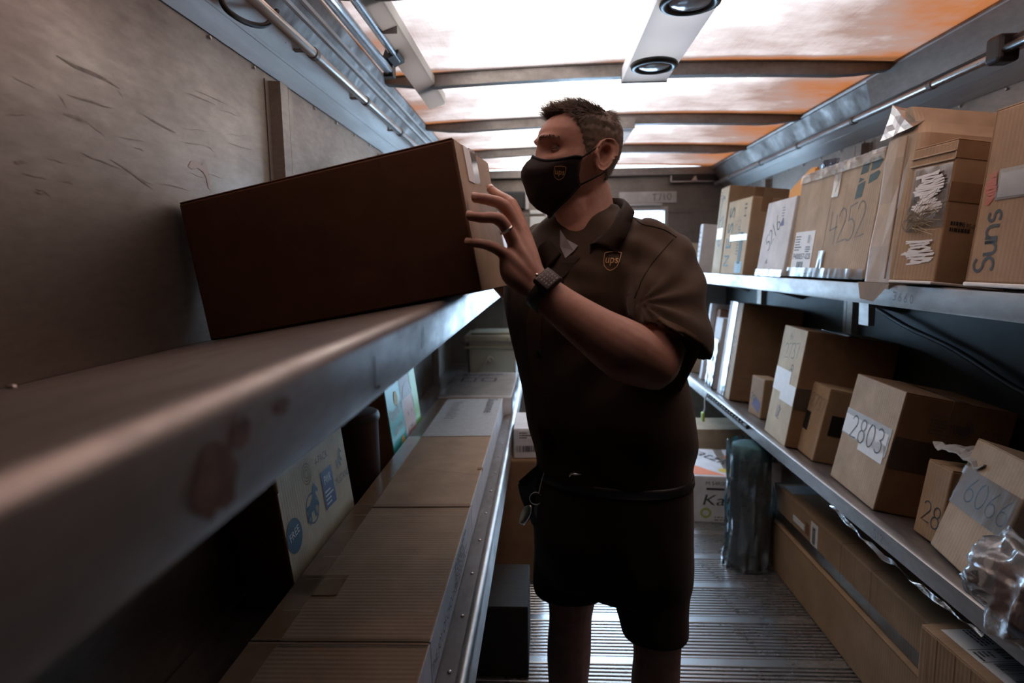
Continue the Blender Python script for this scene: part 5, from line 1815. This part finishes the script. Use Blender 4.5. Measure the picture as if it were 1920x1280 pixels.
# eyebrows
rnd = random.Random(5)
for s in (1, -1):
    bm = bmesh.new()
    for k in range(150 if s > 0 else 12):
        q = rnd.random()
        s0 = s * (.014 + .038 * q); z0 = .0185 + .006 * math.sin(q * 2.6) + rnd.uniform(-.0035, .0035)
        org = hw(.13, s0, z0)
        loc, nor, _, _ = BV_body.ray_cast(org, -HF)
        if loc is None:
            continue
        dd = (HS * s * (0.6 + q) + HU * (0.5 - q)).normalized() * (.007 if s > 0 else .003)
        tube(bm, [loc - nor * .001, loc + dd * .5 + nor * .0014, loc + dd + nor * .0010], [.0005, .0004, .0001], 3)
    bmesh.ops.transform(bm, matrix=MI, verts=bm.verts[:])
    o = finish('eyebrow', bm, 'hair', man); o['kind'] = 'stuff'

# hair: close-cropped cap and thousands of short strands, longer and curly on top
def hair_line(f, s):
    zl = np.interp(f, [-.11, -.06, -.040, -.028, -.012, .002, .012, .022, .034, .046, .060, .080, .11], [-.085, -.082, -.050, -.002, .010, .000, -.020, .000, .036, .062, .076, .083, .2])
    if f > .04 and abs(s) > .035:
        zl += .010
    return zl


bm = bmesh.new()
grid = []
zz_ = np.linspace(-.09, .1018, 54)
for z in zz_:
    row = []
    for k in range(96):
        ph = 2 * math.pi * k / 96
        f, s = head_point(ph, z)
        zl = hair_line(f, s)
        lift = .0035 + .005 * min(1, max(0, (z - .045) / .045))
        e = lift * min(1, max(0, (z - zl) / .012)) - 0.0012
        cen = hw(-.002, 0, z * .6)
        p = hw(f, s, z)
        nrm = (p - cen).normalized()
        e += 0.0022 * noise.noise(p * 130) * (1 if z > zl else 0)
        row.append((bm.verts.new(p + nrm * e), z - zl))
    grid.append(row)
for a, b in zip(grid, grid[1:]):
    for k in range(96):
        q = (a[k], a[(k + 1) % 96], b[(k + 1) % 96], b[k])
        if min(x[1] for x in q) > -0.004:
            bm.faces.new([x[0] for x in q])
top = [x[0] for x in grid[-1]]
bm.faces.new(top)
loose = [v for v in bm.verts if not v.link_faces]
bmesh.ops.delete(bm, geom=loose, context='VERTS')
cap = finish('hair', bm, 'hair', man, True)
cap.data.transform(MI)
bm = bmesh.new()
rnd = random.Random(11)
cnt = 0
while cnt < 8000:
    z = rnd.uniform(-.085, .1018) if rnd.random() < .55 else rnd.uniform(.05, .1018)
    ph = rnd.uniform(0, 2 * math.pi)
    f, s = head_point(ph, z)
    if z > .095:
        k_ = math.sqrt(rnd.random()); f *= k_; s *= k_
    zl = hair_line(f, s)
    if z < zl + .001:
        continue
    cnt += 1
    p = hw(f, s, z)
    nrm = (p - hw(0, 0, z * .55)).normalized()
    topness = min(1, max(0, (z - .048) / .040)) * (0.35 + 0.65 * min(1, max(0, (f + .07) / .06)))
    L = (.006 + .026 * topness ** 1.2) * rnd.uniform(.6, 1.25)
    sweep = (HF * (.25 + .5 * topness) * (1 if f > -.03 else -.6) - HU * (1 - topness) * .8 + HS * rnd.uniform(-.3, .3) + HU * .35 * topness).normalized()
    u_ = nrm.orthogonal().normalized(); w_ = nrm.cross(u_)
    a0 = rnd.uniform(0, 6.28); cr = .0065 * topness * rnd.uniform(.4, 1.4)
    pts = []
    for i in range(5):
        t_ = i / 4
        pts.append(p + nrm * (L * .62 * t_ - L * .22 * t_ * t_) + sweep * (L * .75 * t_ * t_) + (u_ * math.cos(a0 + 4.5 * t_) + w_ * math.sin(a0 + 4.5 * t_)) * cr * t_)
    tube(bm, pts, [.0007, .0006, .0005, .0004, .0001], 3, False)
bmesh.ops.transform(bm, matrix=MI, verts=bm.verts[:])
o = finish('hair_strands', bm, 'hair', cap); o['kind'] = 'stuff'

# face mask
mz = [-.018, -.030, -.045, -.062, -.080, -.100, -.120, -.138, -.148]
mf = [.110, .124, .1325, .1330, .1255, .1185, .110, .090, .062]
def mask_pt(u, t):
    """u across (-1..1), t down (0..1)"""
    zf = -.016 - .136 * t                       # at the front
    zs_ = -.020 - .058 * t                      # at the cheek
    k = abs(u) ** 1.35
    z = zf * (1 - k) + zs_ * k - 0.014 * math.sin(math.pi * min(1, abs(u) * 1.1)) * (1 - t)
    F0 = np.interp(-zf, [-q for q in mz], mf)
    ph = u * math.radians(84)
    w = np.interp(z, [-.15, -.12, -.09, -.06, -.03, 0], [.050, .060, .066, .0715, .0765, .0785])
    back = .012 - .018 * t * (1 - k)
    f = back + (F0 - back) * math.cos(ph) ** .85
    s = w * math.sin(ph) * 1.0
    s *= 1 - .10 * t
    f += .0018 * noise.noise(Vector((u * 5, t * 6, 1)))
    return f, s, z


bm = bmesh.new(); g = []
NU, NV = 44, 26
for j in range(NV + 1):
    g.append([bm.verts.new(hw(*mask_pt(-1 + 2 * i / NU, j / NV))) for i in range(NU + 1)])
for j in range(NV):
    for i in range(NU):
        bm.faces.new((g[j][i], g[j][i + 1], g[j + 1][i + 1], g[j + 1][i]))
bmesh.ops.solidify(bm, geom=bm.faces[:], thickness=-0.0022)
mask = finish('face_mask', bm, 'mask', man, True)
mask_w = mask.data.copy()
mask.data.transform(MI)
BV_mask = bvh_of(mask_w)
bpy.data.meshes.remove(mask_w)
for t_ in (0.0, 1.0):
    bm = bmesh.new()
    tube(bm, [hw(*mask_pt(-1 + 2 * i / 40, t_)) for i in range(41)], .0030 if t_ == 0 else .0022, 8)
    bmesh.ops.transform(bm, matrix=MI, verts=bm.verts[:]); finish('binding', bm, 'mask_edge', mask, True)
for s in (1, -1):
    for t_, e in ((0.0, (-.012, .0790, .018)), (1.0, (-.018, .0775, -.046))):
        a = mask_pt(s, t_)
        bm = bmesh.new()
        q = [hw(*a), hw(a[0] * .4 + e[0] * .6, s * .0800, a[2] * .5 + e[2] * .5), hw(e[0] - .008, s * e[1], e[2]), hw(e[0] - .020, s * .072, e[2] * .5)]
        tube(bm, [Vector(p) for p in catmull(q, 5)], .0020, 6)
        bmesh.ops.transform(bm, matrix=MI, verts=bm.verts[:]); finish('ear_loop', bm, 'mask_edge', mask, True)
    bm = bmesh.new()
    tube(bm, [hw(*mask_pt(s, k / 8)) for k in range(9)], .0016, 6)
    bmesh.ops.transform(bm, matrix=MI, verts=bm.verts[:]); finish('side_hem', bm, 'shirt_trim', mask, True)


# ---- shirt
YT = 1.43
trows = [  # y, left px, right px, depth ratio, turn (deg), centre depth
    (384, 1052, 1158, .95, 20, 1.455), (399, 1036, 1166, .85, 25, 1.455), (414, 1014, 1192, .66, 32, 1.455), (430, 996, 1232, .54, 34, 1.45), (450, 975, 1268, .50, 36, 1.445),
    (480, 958, 1275, .52, 36, 1.44), (520, 945, 1266, .58, 36, 1.435), (570, 944, 1258, .64, 34, 1.43), (620, 956, 1257, .70, 32, 1.43), (670, 969, 1268, .74, 30, 1.43), (720, 979, 1281, .78, 28, 1.43),
    (770, 985, 1293, .78, 26, 1.43), (810, 993, 1298, .76, 24, 1.43), (850, 1003, 1297, .74, 22, 1.43), (885, 1010, 1290, .72, 22, 1.43)]


def body_ring(y_, l, r, asp, turn, Y, n=48, e=0.92):
    a = at(l, y_, Y=Y); b = at(r, y_, Y=Y)
    c = (a + b) / 2; hx = (b.x - a.x) / 2
    th_ = math.radians(turn)
    A = hx / math.sqrt(math.cos(th_) ** 2 + asp ** 2 * math.sin(th_) ** 2)
    u = Vector((math.cos(th_), -math.sin(th_), 0)) * A
    w = Vector((math.sin(th_), math.cos(th_), 0)) * A * asp
    return ring_pts(c, u, w, n, e)


sb = bmesh.new()
P = catmull([tuple(r) for r in trows], 3)
loft(sb, [body_ring(*p) for p in P])


def sleeve(bm, rows, inner):
    rings = []
    for (px, py, Y, r, nx, ny, nz) in rows:
        c = at(px, py, Y=Y); n_ = Vector((nx, ny, nz)).normalized()
        u = n_.cross(Vector((0, 1, 0))).normalized(); w = n_.cross(u)
        rings.append(ring_pts(c, u * r, w * r * .95, 30))
    loft(bm, rings)


sleeve(sb, [(1190, 468, 1.37, .070, .9, -.3, -.3), (1218, 480, 1.345, .078, .7, -.4, -.6), (1238, 510, 1.305, .082, .35, -.5, -.9), (1247, 550, 1.255, .080, .1, -.5, -1), (1253, 590, 1.22, .078, -.1, -.45, -1),
            (1260, 622, 1.185, .078, -.40, -.35, -1), (1264, 642, 1.165, .078, -.58, -.30, -1), (1263, 644, 1.165, .070, -.58, -.30, -1), (1258, 610, 1.20, .066, -.3, -.4, -1), (1255, 590, 1.22, .03, -.2, -.4, -1)], True)
# far sleeve
sleeve(sb, [(1070, 462, 1.50, .07, -.9, .4, -.2), (1030, 468, 1.54, .075, -.8, .5, -.5), (1005, 495, 1.59, .075, -.4, .6, -.8), (992, 530, 1.64, .072, -.2, .6, -.9), (991, 533, 1.642, .06, -.2, .6, -.9), (1000, 510, 1.61, .03, -.2, .6, -.9)], True)
shirt_me = remeshed(sb, 0.0055, 6, 0.5)
vv = np.zeros(len(shirt_me.vertices) * 3); shirt_me.vertices.foreach_get('co', vv); vv = vv.reshape(-1, 3)
nn = np.zeros(len(shirt_me.vertices) * 3); shirt_me.vertices.foreach_get('normal', nn); nn = nn.reshape(-1, 3)
arm_pit = at(1190, 560, Y=1.27)
for i in range(len(vv)):
    p = Vector(vv[i])
    d = 0.0028 * noise.noise(Vector((p.x * 9, p.y * 9, p.z * 6)))
    q = p - arm_pit
    dist = q.length
    if dist < 0.28:
        ang = math.atan2(q.z, q.x)
        k = math.exp(-((dist - .15) / .065) ** 2)
        d += 0.0042 * k * math.sin(ang * 11 + 2.5 * noise.noise(p * 6))
    e2 = (p - at(1215, 470, Y=1.31)).length
    d += 0.0045 * math.sin(p.x * 60 + p.z * 75 + 3 * noise.noise(p * 7)) * math.exp(-(e2 / .10) ** 2)
    # drape lines along the front and above the belt
    d += 0.0030 * math.sin(p.z * 55 + 30 * p.x + 5 * noise.noise(p * 5)) * math.exp(-((p.z - 0.93) / .10) ** 2)
    d += 0.0022 * math.sin(p.x * 42 - p.z * 22 + 4 * noise.noise(p * 4)) * math.exp(-((p.z - 1.18) / .14) ** 2)
    vv[i] += nn[i] * d
shirt_me.vertices.foreach_set('co', vv.ravel())
shirt_me.update()
BV_shirt = bvh_of(shirt_me)
shirt = mesh_part('shirt', to_local(shirt_me), 'shirt', man)


def conform(bvh, c, n, up, V, Fc, lift=.0016, n_dir=None):
    """lay a flat outline on a curved surface"""
    n = n.normalized(); up = (up - n * up.dot(n)).normalized(); rt = up.cross(n)
    bm = bmesh.new(); vs = []
    for a, b in V:
        o_ = c + rt * a + up * b
        loc, nor, _, _ = bvh.ray_cast(o_ + n * .08, -n)
        if loc is None:
            loc = o_
        vs.append(bm.verts.new(loc + n * lift))
    for f in Fc:
        try:
            bm.faces.new([vs[i] for i in f])
        except ValueError:
            pass
    bmesh.ops.transform(bm, matrix=MI, verts=bm.verts[:])
    return bm


def grid2d(u0, v0, u1, v1, nu, nv):
    V = [(u0 + (u1 - u0) * i / nu, v0 + (v1 - v0) * j / nv) for j in range(nv + 1) for i in range(nu + 1)]
    Fc = [(j * (nu + 1) + i, j * (nu + 1) + i + 1, (j + 1) * (nu + 1) + i + 1, (j + 1) * (nu + 1) + i) for j in range(nv) for i in range(nu)]
    return V, Fc


def shield(w, h):
    pts = [(-w, h * .82), (-w * .5, h * .92), (0, h), (w * .5, h * .98), (w, h * .92), (w * .98, 0), (w * .8, -h * .55), (w * .4, -h * .85), (0, -h), (-w * .45, -h * .85), (-w * .85, -h * .5), (-w, 0)]
    return pts


def logo(bvh, px, py, up, size, parent, tilt=0.0):
    loc, nor = hit(bvh, px, py)
    n = (nor * 0.6 + (CAMP - loc).normalized() * 0.5).normalized()
    rt0 = up.cross(n)
    up = (up * math.cos(tilt) + rt0 * math.sin(tilt))
    pts = shield(size * .82, size)
    pts = [tuple(np.array(pts[i]) * (1 - q) + np.array(pts[(i + 1) % len(pts)]) * q) for i in range(len(pts)) for q in (0, .25, .5, .75)]
    inner = [(x * .93, y_ * .93) for x, y_ in pts]
    bm = conform(bvh, loc, n, up, pts, [tuple(range(len(pts)))], .0014)
    back = finish('badge', bm, 'badge_cloth', parent)
    V = pts + inner; k = len(pts)
    Fc = [(i, (i + 1) % k, k + (i + 1) % k, k + i) for i in range(k)]
    finish('badge_border', conform(bvh, loc, n, up, V, Fc, .0034), 'gold_thread', back)
    V, Fc, w = text_mesh('ups')
    sx = size * 1.32 / w
    V2 = [(x * sx - size * .66, y_ * sx * 1.15 - size * .22) for x, y_ in V]
    finish('badge_lettering', conform(bvh, loc, n, up, V2, Fc, .0036), 'gold_thread', back)


logo(BV_shirt, 1147, 489, Vector((0, 0, 1)), .0215, shirt, 0.06)
logo(BV_mask, 1049, 324, HU, .0150, mask, 0.05)
# pocket, placket, sleeve tab
loc, nor = hit(BV_shirt, 1138, 545)
V, Fc = grid2d(-.058, -.055, .058, .055, 12, 10)
finish('pocket', conform(BV_shirt, loc, (nor + (CAMP - loc).normalized() * .6), Vector((0, 0, 1)), V, Fc, .0022), 'shirt', shirt, True)
bm = bmesh.new()
prev = None
pl_pts = [(1075, 480), (1052, 510), (1022, 545), (1004, 590), (1002, 650), (1010, 710), (1018, 770), (1030, 830), (1040, 870)]
for k, (px, py) in enumerate(catmull([(a, b) for a, b in pl_pts], 4)):
    loc, nor = hit(BV_shirt, px, py)
    if loc is None:
        continue
    e = [bm.verts.new(loc + nor * .0022 + Vector((s_ * .016, -s_ * .012, 0))) for s_ in (-1, 1)]
    if prev:
        bm.faces.new((prev[0], prev[1], e[1], e[0]))
    prev = e
bmesh.ops.solidify(bm, geom=bm.faces[:], thickness=.0015)
bmesh.ops.transform(bm, matrix=MI, verts=bm.verts[:])
finish('placket', bm, 'shirt', shirt, True)
for px, py in ((1020, 575), (1012, 660), (1024, 745), (1034, 820)):
    loc, nor = hit(BV_shirt, px, py)
    if loc is None:
        continue
    q = Vector((0, 0, 1)).rotation_difference(nor)
    bm = bmesh.new(); lathe(bm, [(.0055, 0.001), (.0055, .0038), (.003, .0045)], 14)
    bmesh.ops.transform(bm, matrix=MI @ Matrix.Translation(loc) @ q.to_matrix().to_4x4(), verts=bm.verts[:]); finish('button', bm, 'leather', shirt, True)
loc, nor = hit(BV_shirt, 1276, 622)
V, Fc = grid2d(-.046, -.010, .046, .010, 16, 4)
a_, _ = hit(BV_shirt, 1245, 603); b_, _ = hit(BV_shirt, 1308, 642)
rt = (b_ - a_).normalized()
nn_ = (nor + (CAMP - loc).normalized() * .5).normalized()
finish('sleeve_tab', conform(BV_shirt, loc, nn_, nn_.cross(rt), V, Fc, .0020), 'shirt_trim', shirt, True)
for nm_, pts_, w2 in (('yoke_seam', [(1188, 408), (1205, 420), (1226, 425), (1248, 432), (1268, 445)], .0012), ('armhole_seam', [(1262, 448), (1244, 468), (1222, 495), (1204, 525), (1190, 560)], .0014)):
    bm = bmesh.new(); path = []
    for px, py in catmull(pts_, 5):
        loc, nor = hit(BV_shirt, px, py)
        if loc is not None:
            path.append(loc + nor * .0006)
    tube(bm, path, w2, 6); bmesh.ops.transform(bm, matrix=MI, verts=bm.verts[:]); finish(nm_, bm, 'shorts', shirt, True)
# collar
inner = pr((1106, 458, 1.315), (1138, 428, 1.335), (1160, 398, 1.375), (1168, 378, 1.445), (1150, 371, 1.525), (1100, 380, 1.54), (1062, 408, 1.49), (1048, 436, 1.43), (1058, 476, 1.355))
outer = pr((1158, 476, 1.285), (1176, 444, 1.300), (1187, 412, 1.355), (1188, 395, 1.455), (1162, 394, 1.57), (1085, 404, 1.58), (1034, 430, 1.51), (1012, 470, 1.43), (1026, 512, 1.350))
for i_, (px, py) in {0: (1158, 476), 1: (1176, 444), 2: (1187, 412), 7: (1012, 470), 8: (1026, 512)}.items():
    loc, nor = hit(BV_shirt, px, py)
    if loc is not None:
        outer[i_] = loc + nor * .006
ci = catmull([tuple(p) for p in inner], 5); co = catmull([tuple(p) for p in outer], 5)
bm = bmesh.new(); g = []
for a, b in zip(ci, co):
    a, b = Vector(a), Vector(b)
    m_ = (a + b) / 2 + Vector((0, -.006, .006))
    g.append([bm.verts.new(p) for p in (a - Vector((0, 0, .022)), a, a.lerp(m_, .5) + Vector((0, 0, .004)), m_, b)])
for a, b in zip(g, g[1:]):
    for k in range(4):
        bm.faces.new((a[k], a[k + 1], b[k + 1], b[k]))
bmesh.ops.solidify(bm, geom=bm.faces[:], thickness=.0028)
bmesh.ops.transform(bm, matrix=MI, verts=bm.verts[:])
finish('collar', bm, 'shirt', shirt, True)
bm = bmesh.new()
q = pr((1050, 430, 1.375), (1062, 448, 1.352), (1084, 460, 1.340), (1076, 470, 1.332), (1060, 484, 1.332), (1050, 462, 1.360))
bm.faces.new([bm.verts.new(p) for p in q])
bmesh.ops.solidify(bm, geom=bm.faces[:], thickness=.003)
bmesh.ops.transform(bm, matrix=MI, verts=bm.verts[:])
finish('undershirt', bm, 'undershirt', man)

# ---- shorts, belt
sh = bmesh.new()
wrows = [(868, 1007, 1291, .70, 22, 1.43), (920, 1003, 1293, .72, 22, 1.43), (980, 1000, 1293, .72, 22, 1.43), (1040, 1000, 1291, .70, 24, 1.435), (1085, 1012, 1284, .62, 26, 1.44)]
loft(sh, [body_ring(*p) for p in catmull(wrows, 3)])
lr = [(1000, 1001, 1150, .95, 0, 1.48), (1050, 1000, 1150, .95, 0, 1.49), (1085, 1001, 1146, .95, 0, 1.50), (1104, 1003, 1142, .95, 0, 1.50), (1105, 1014, 1132, .95, 0, 1.50), (1070, 1018, 1128, .95, 0, 1.50), (1050, 1050, 1100, .9, 0, 1.50)]
loft(sh, [body_ring(*p) for p in lr])
ll = [(1000, 1140, 1291, .95, 0, 1.40), (1060, 1144, 1291, .95, 0, 1.395), (1120, 1150, 1291, .95, 0, 1.385), (1165, 1162, 1291, .95, 0, 1.38), (1186, 1167, 1291, .95, 0, 1.375), (1187, 1177, 1282, .95, 0, 1.375), (1150, 1180, 1278, .95, 0, 1.38), (1120, 1200, 1255, .9, 0, 1.385)]
loft(sh, [body_ring(*p) for p in ll])
shorts_me = remeshed(sh, 0.0055, 5, 0.5)
vv = np.zeros(len(shorts_me.vertices) * 3); shorts_me.vertices.foreach_get('co', vv); vv = vv.reshape(-1, 3)
nn = np.zeros(len(shorts_me.vertices) * 3); shorts_me.vertices.foreach_get('normal', nn); nn = nn.reshape(-1, 3)
for i in range(len(vv)):
    p = Vector(vv[i])
    vv[i] += nn[i] * (.004 * noise.noise(p * 9) + .003 * math.sin(p.x * 40 + p.z * 18 + 5 * noise.noise(p * 5)) * math.exp(-((p.z - .72) / .12) ** 2))
shorts_me.vertices.foreach_set('co', vv.ravel()); shorts_me.update()
BV_shorts = bvh_of(shorts_me)
shorts = mesh_part('shorts', to_local(shorts_me), 'shorts', man)
bm = bmesh.new()
r1 = body_ring(877, 1006, 1293, .72, 22, 1.43); r2 = body_ring(893, 1004, 1294, .72, 22, 1.43); r0 = body_ring(877, 1012, 1287, .72, 22, 1.43); r3 = body_ring(893, 1010, 1288, .72, 22, 1.43)
loft(bm, [r0, r1, r2, r3]); bmesh.ops.transform(bm, matrix=MI, verts=bm.verts[:])
finish('belt', bm, 'leather', man, True)
loc, nor = hit(BV_shorts, 1078, 888)
bm = bmesh.new(); tube(bm, pr((1068, 894, 1.285), (1070, 888, 1.283), (1090, 889, 1.281)), .0025, 8); bmesh.ops.transform(bm, matrix=MI, verts=bm.verts[:]); finish('belt_buckle', bm, 'silver', man, True)

# ---- watch
c = at(1022, 548, Y=1.154); ax = (at(1052, 574, Y=1.142) - at(1016, 544, Y=1.158)).normalized()
u_ = ax.cross(Vector((0, 1, 0))).normalized(); w_ = ax.cross(u_)
watch = thing('wrist_watch', 'x', 'x'); 
del watch['label'], watch['category']
watch.parent = man
bm = bmesh.new()
loft(bm, [ring_pts(c + ax * h_, u_ * r_, w_ * r_, 36) for h_, r_ in ((-.012, .0350), (-.012, .0385), (.012, .0395), (.012, .0360))])
bmesh.ops.transform(bm, matrix=MI, verts=bm.verts[:]); finish('band', bm, 'rubber', watch, True)
cc = at(1036, 531, Y=1.115)
nrm = (cc - c); nrm = (nrm - ax * nrm.dot(ax)).normalized()
cc = c + nrm * .041
sd = ax.cross(nrm).normalized()
FR = Matrix((ax, sd, nrm)).transposed().to_4x4(); FR.translation = cc
bm = bmesh.new(); box(bm, (-.019, -.0225, -.006), (.019, .0225, .006), .006, 3)
bmesh.ops.transform(bm, matrix=MI @ FR, verts=bm.verts[:]); case = finish('case', bm, 'leather', watch, True)
bm = bmesh.new(); box(bm, (-.016, -.0195, .004), (.016, .0195, .0066), .002, 2)
bmesh.ops.transform(bm, matrix=MI @ FR, verts=bm.verts[:]); finish('screen', bm, 'watch_face', watch)
fmw = lambda u, v, o=0: tuple(MI @ FR @ Vector((u, v, .0071)))
bm = bmesh.new()
rw = random.Random(4)
for i in range(5):
    for j in range(4):
        w2 = rw.uniform(.002, .005)
        x0 = -.012 + i * .0055; y0 = -.014 + j * .0075
        put2d(bm, rect(x0, y0, x0 + .0016, y0 + w2), [(0, 1, 2, 3)], fmw, 0, 0, 1, 1)
finish('display_print', bm, 'ink_purple', watch).data.materials[0] = M['paper_grey']
bm = bmesh.new(); lathe(bm, [(.003, 0), (.0035, .001), (.0035, .004), (.002, .0045)], 12)
bmesh.ops.transform(bm, matrix=MI @ FR @ Matrix.Translation((-.019, .006, 0)) @ Matrix.Rotation(-math.pi / 2, 4, 'Y'), verts=bm.verts[:]); finish('crown', bm, 'silver', watch, True)

# ---- socks and boots standing on the floor
for K, dx, dy in ((KR, -0.01, 0.03), (KL, 0.012, 0.03)):
    A = Vector((K.x + dx, K.y + dy + 0.02, 0.0))
    bm = bmesh.new(); limb(bm, [A + Vector((0, 0, .22)), A + Vector((0, 0, .15)), A + Vector((0, 0, .08))], [.048, .045, .045], 18)
    bmesh.ops.transform(bm, matrix=MI, verts=bm.verts[:]); finish('sock', bm, 'sock', man, True)
    bm = bmesh.new()
    dirv = Vector((-.85, -.53, 0)).normalized(); sdv = Vector((-dirv.y, dirv.x, 0))
    rings = []
    for t_, w2, h2 in ((-.085, .030, .06), (-.07, .038, .13), (-.02, .042, .14), (.03, .044, .125), (.08, .046, .085), (.14, .047, .06), (.185, .042, .05), (.21, .025, .035)):
        cc2 = A + dirv * t_
        rings.append([cc2 + sdv * (w2 * math.copysign(abs(math.cos(a)) ** .6, math.cos(a))) + Vector((0, 0, max(0.001, h2 * .5 + h2 * .5 * math.copysign(abs(math.sin(a)) ** .7, math.sin(a))))) for a in [2 * math.pi * k / 22 for k in range(22)]])
    loft(bm, rings); bmesh.ops.transform(bm, matrix=MI, verts=bm.verts[:]); finish('boot', bm, 'boot', man, True)

# ---- pouch and keys hanging from the belt
t = thing('belt_pouch', 'black leather pouch hanging from the man\'s belt', 'pouch', tuple(at(990, 960, Y=1.44)))
T_ = Matrix.Translation(-at(990, 960, Y=1.44))
bm = bmesh.new()
q = [(970, 905), (992, 884), (1012, 868), (1016, 905), (1010, 950), (984, 952), (975, 930)]
va = [bm.verts.new(p) for p in pr(*[(a, b, 1.42) for a, b in q])]; vb = [bm.verts.new(p) for p in pr(*[(a + 3, b, 1.47) for a, b in q])]
bm.faces.new(va); bm.faces.new(vb[::-1])
for i in range(7):
    bm.faces.new((va[i], va[(i + 1) % 7], vb[(i + 1) % 7], vb[i]))
bmesh.ops.recalc_face_normals(bm, faces=bm.faces[:]); bmesh.ops.bevel(bm, geom=bm.edges[:], offset=.004, segments=2, affect='EDGES')
bmesh.ops.transform(bm, matrix=T_, verts=bm.verts[:]); finish('case', bm, 'leather', t)
bm = bmesh.new()
va = [bm.verts.new(p) for p in pr((972, 902, 1.415), (1012, 868, 1.415), (1014, 892, 1.413), (980, 915, 1.413))]; bm.faces.new(va); bmesh.ops.solidify(bm, geom=bm.faces[:], thickness=.004)
bmesh.ops.transform(bm, matrix=T_, verts=bm.verts[:]); finish('flap', bm, 'leather', t)
t = thing('key_ring', 'ring of keys with an oval fob hanging at the man\'s hip', 'keys', tuple(at(985, 980, Y=1.395)))
T_ = Matrix.Translation(-at(985, 980, Y=1.395))
def kp(name, bm, mat, sm=True):
    bmesh.ops.transform(bm, matrix=T_, verts=bm.verts[:]); return finish(name, bm, mat, t, sm)
c = at(1005, 934, Y=1.395)
bm = bmesh.new(); tube(bm, [c + Vector((math.cos(a) * .015, 0, math.sin(a) * .015)) for a in [2 * math.pi * k / 24 for k in range(25)]], .0013, 6); kp('split_ring', bm, 'silver')
bm = bmesh.new(); tube(bm, pr((1022, 880, 1.39), (1016, 900, 1.39), (1010, 925, 1.392), (1018, 928, 1.392), (1024, 905, 1.39), (1022, 880, 1.39)), .0016, 6); kp('snap_hook', bm, 'silver')
bm = bmesh.new()
fc = at(986, 965, Y=1.39); ux = (at(994, 948, Y=1.39) - at(974, 984, Y=1.39)).normalized(); uy = Vector((.75, -.5, .4)); uy = (uy - ux * uy.dot(ux)).normalized(); uz = ux.cross(uy)
loft(bm, [ring_pts(fc + uz * h_, ux * (.027 * s_), uy * (.014 * s_), 24) for h_, s_ in ((-.0035, .8), (-.0025, 1), (.0025, 1), (.0035, .8))]); kp('fob', bm, 'silver')
bm = bmesh.new()
fc = at(1000, 968, Y=1.40); ux = Vector((-.15, 0, 1)).normalized(); uy = Vector((1, .2, .1)).normalized(); uz = ux.cross(uy)
loft(bm, [ring_pts(fc + uz * h_, ux * .024, uy * .009, 16) for h_ in (-.0012, .0012)]); kp('key', bm, 'leather', False)
bm = bmesh.new()
fc = at(1008, 960, Y=1.402)
loft(bm, [ring_pts(fc + uz * h_, ux * .020, uy * .008, 16) for h_ in (-.0012, .0012)]); kp('key', bm, 'bow', False)
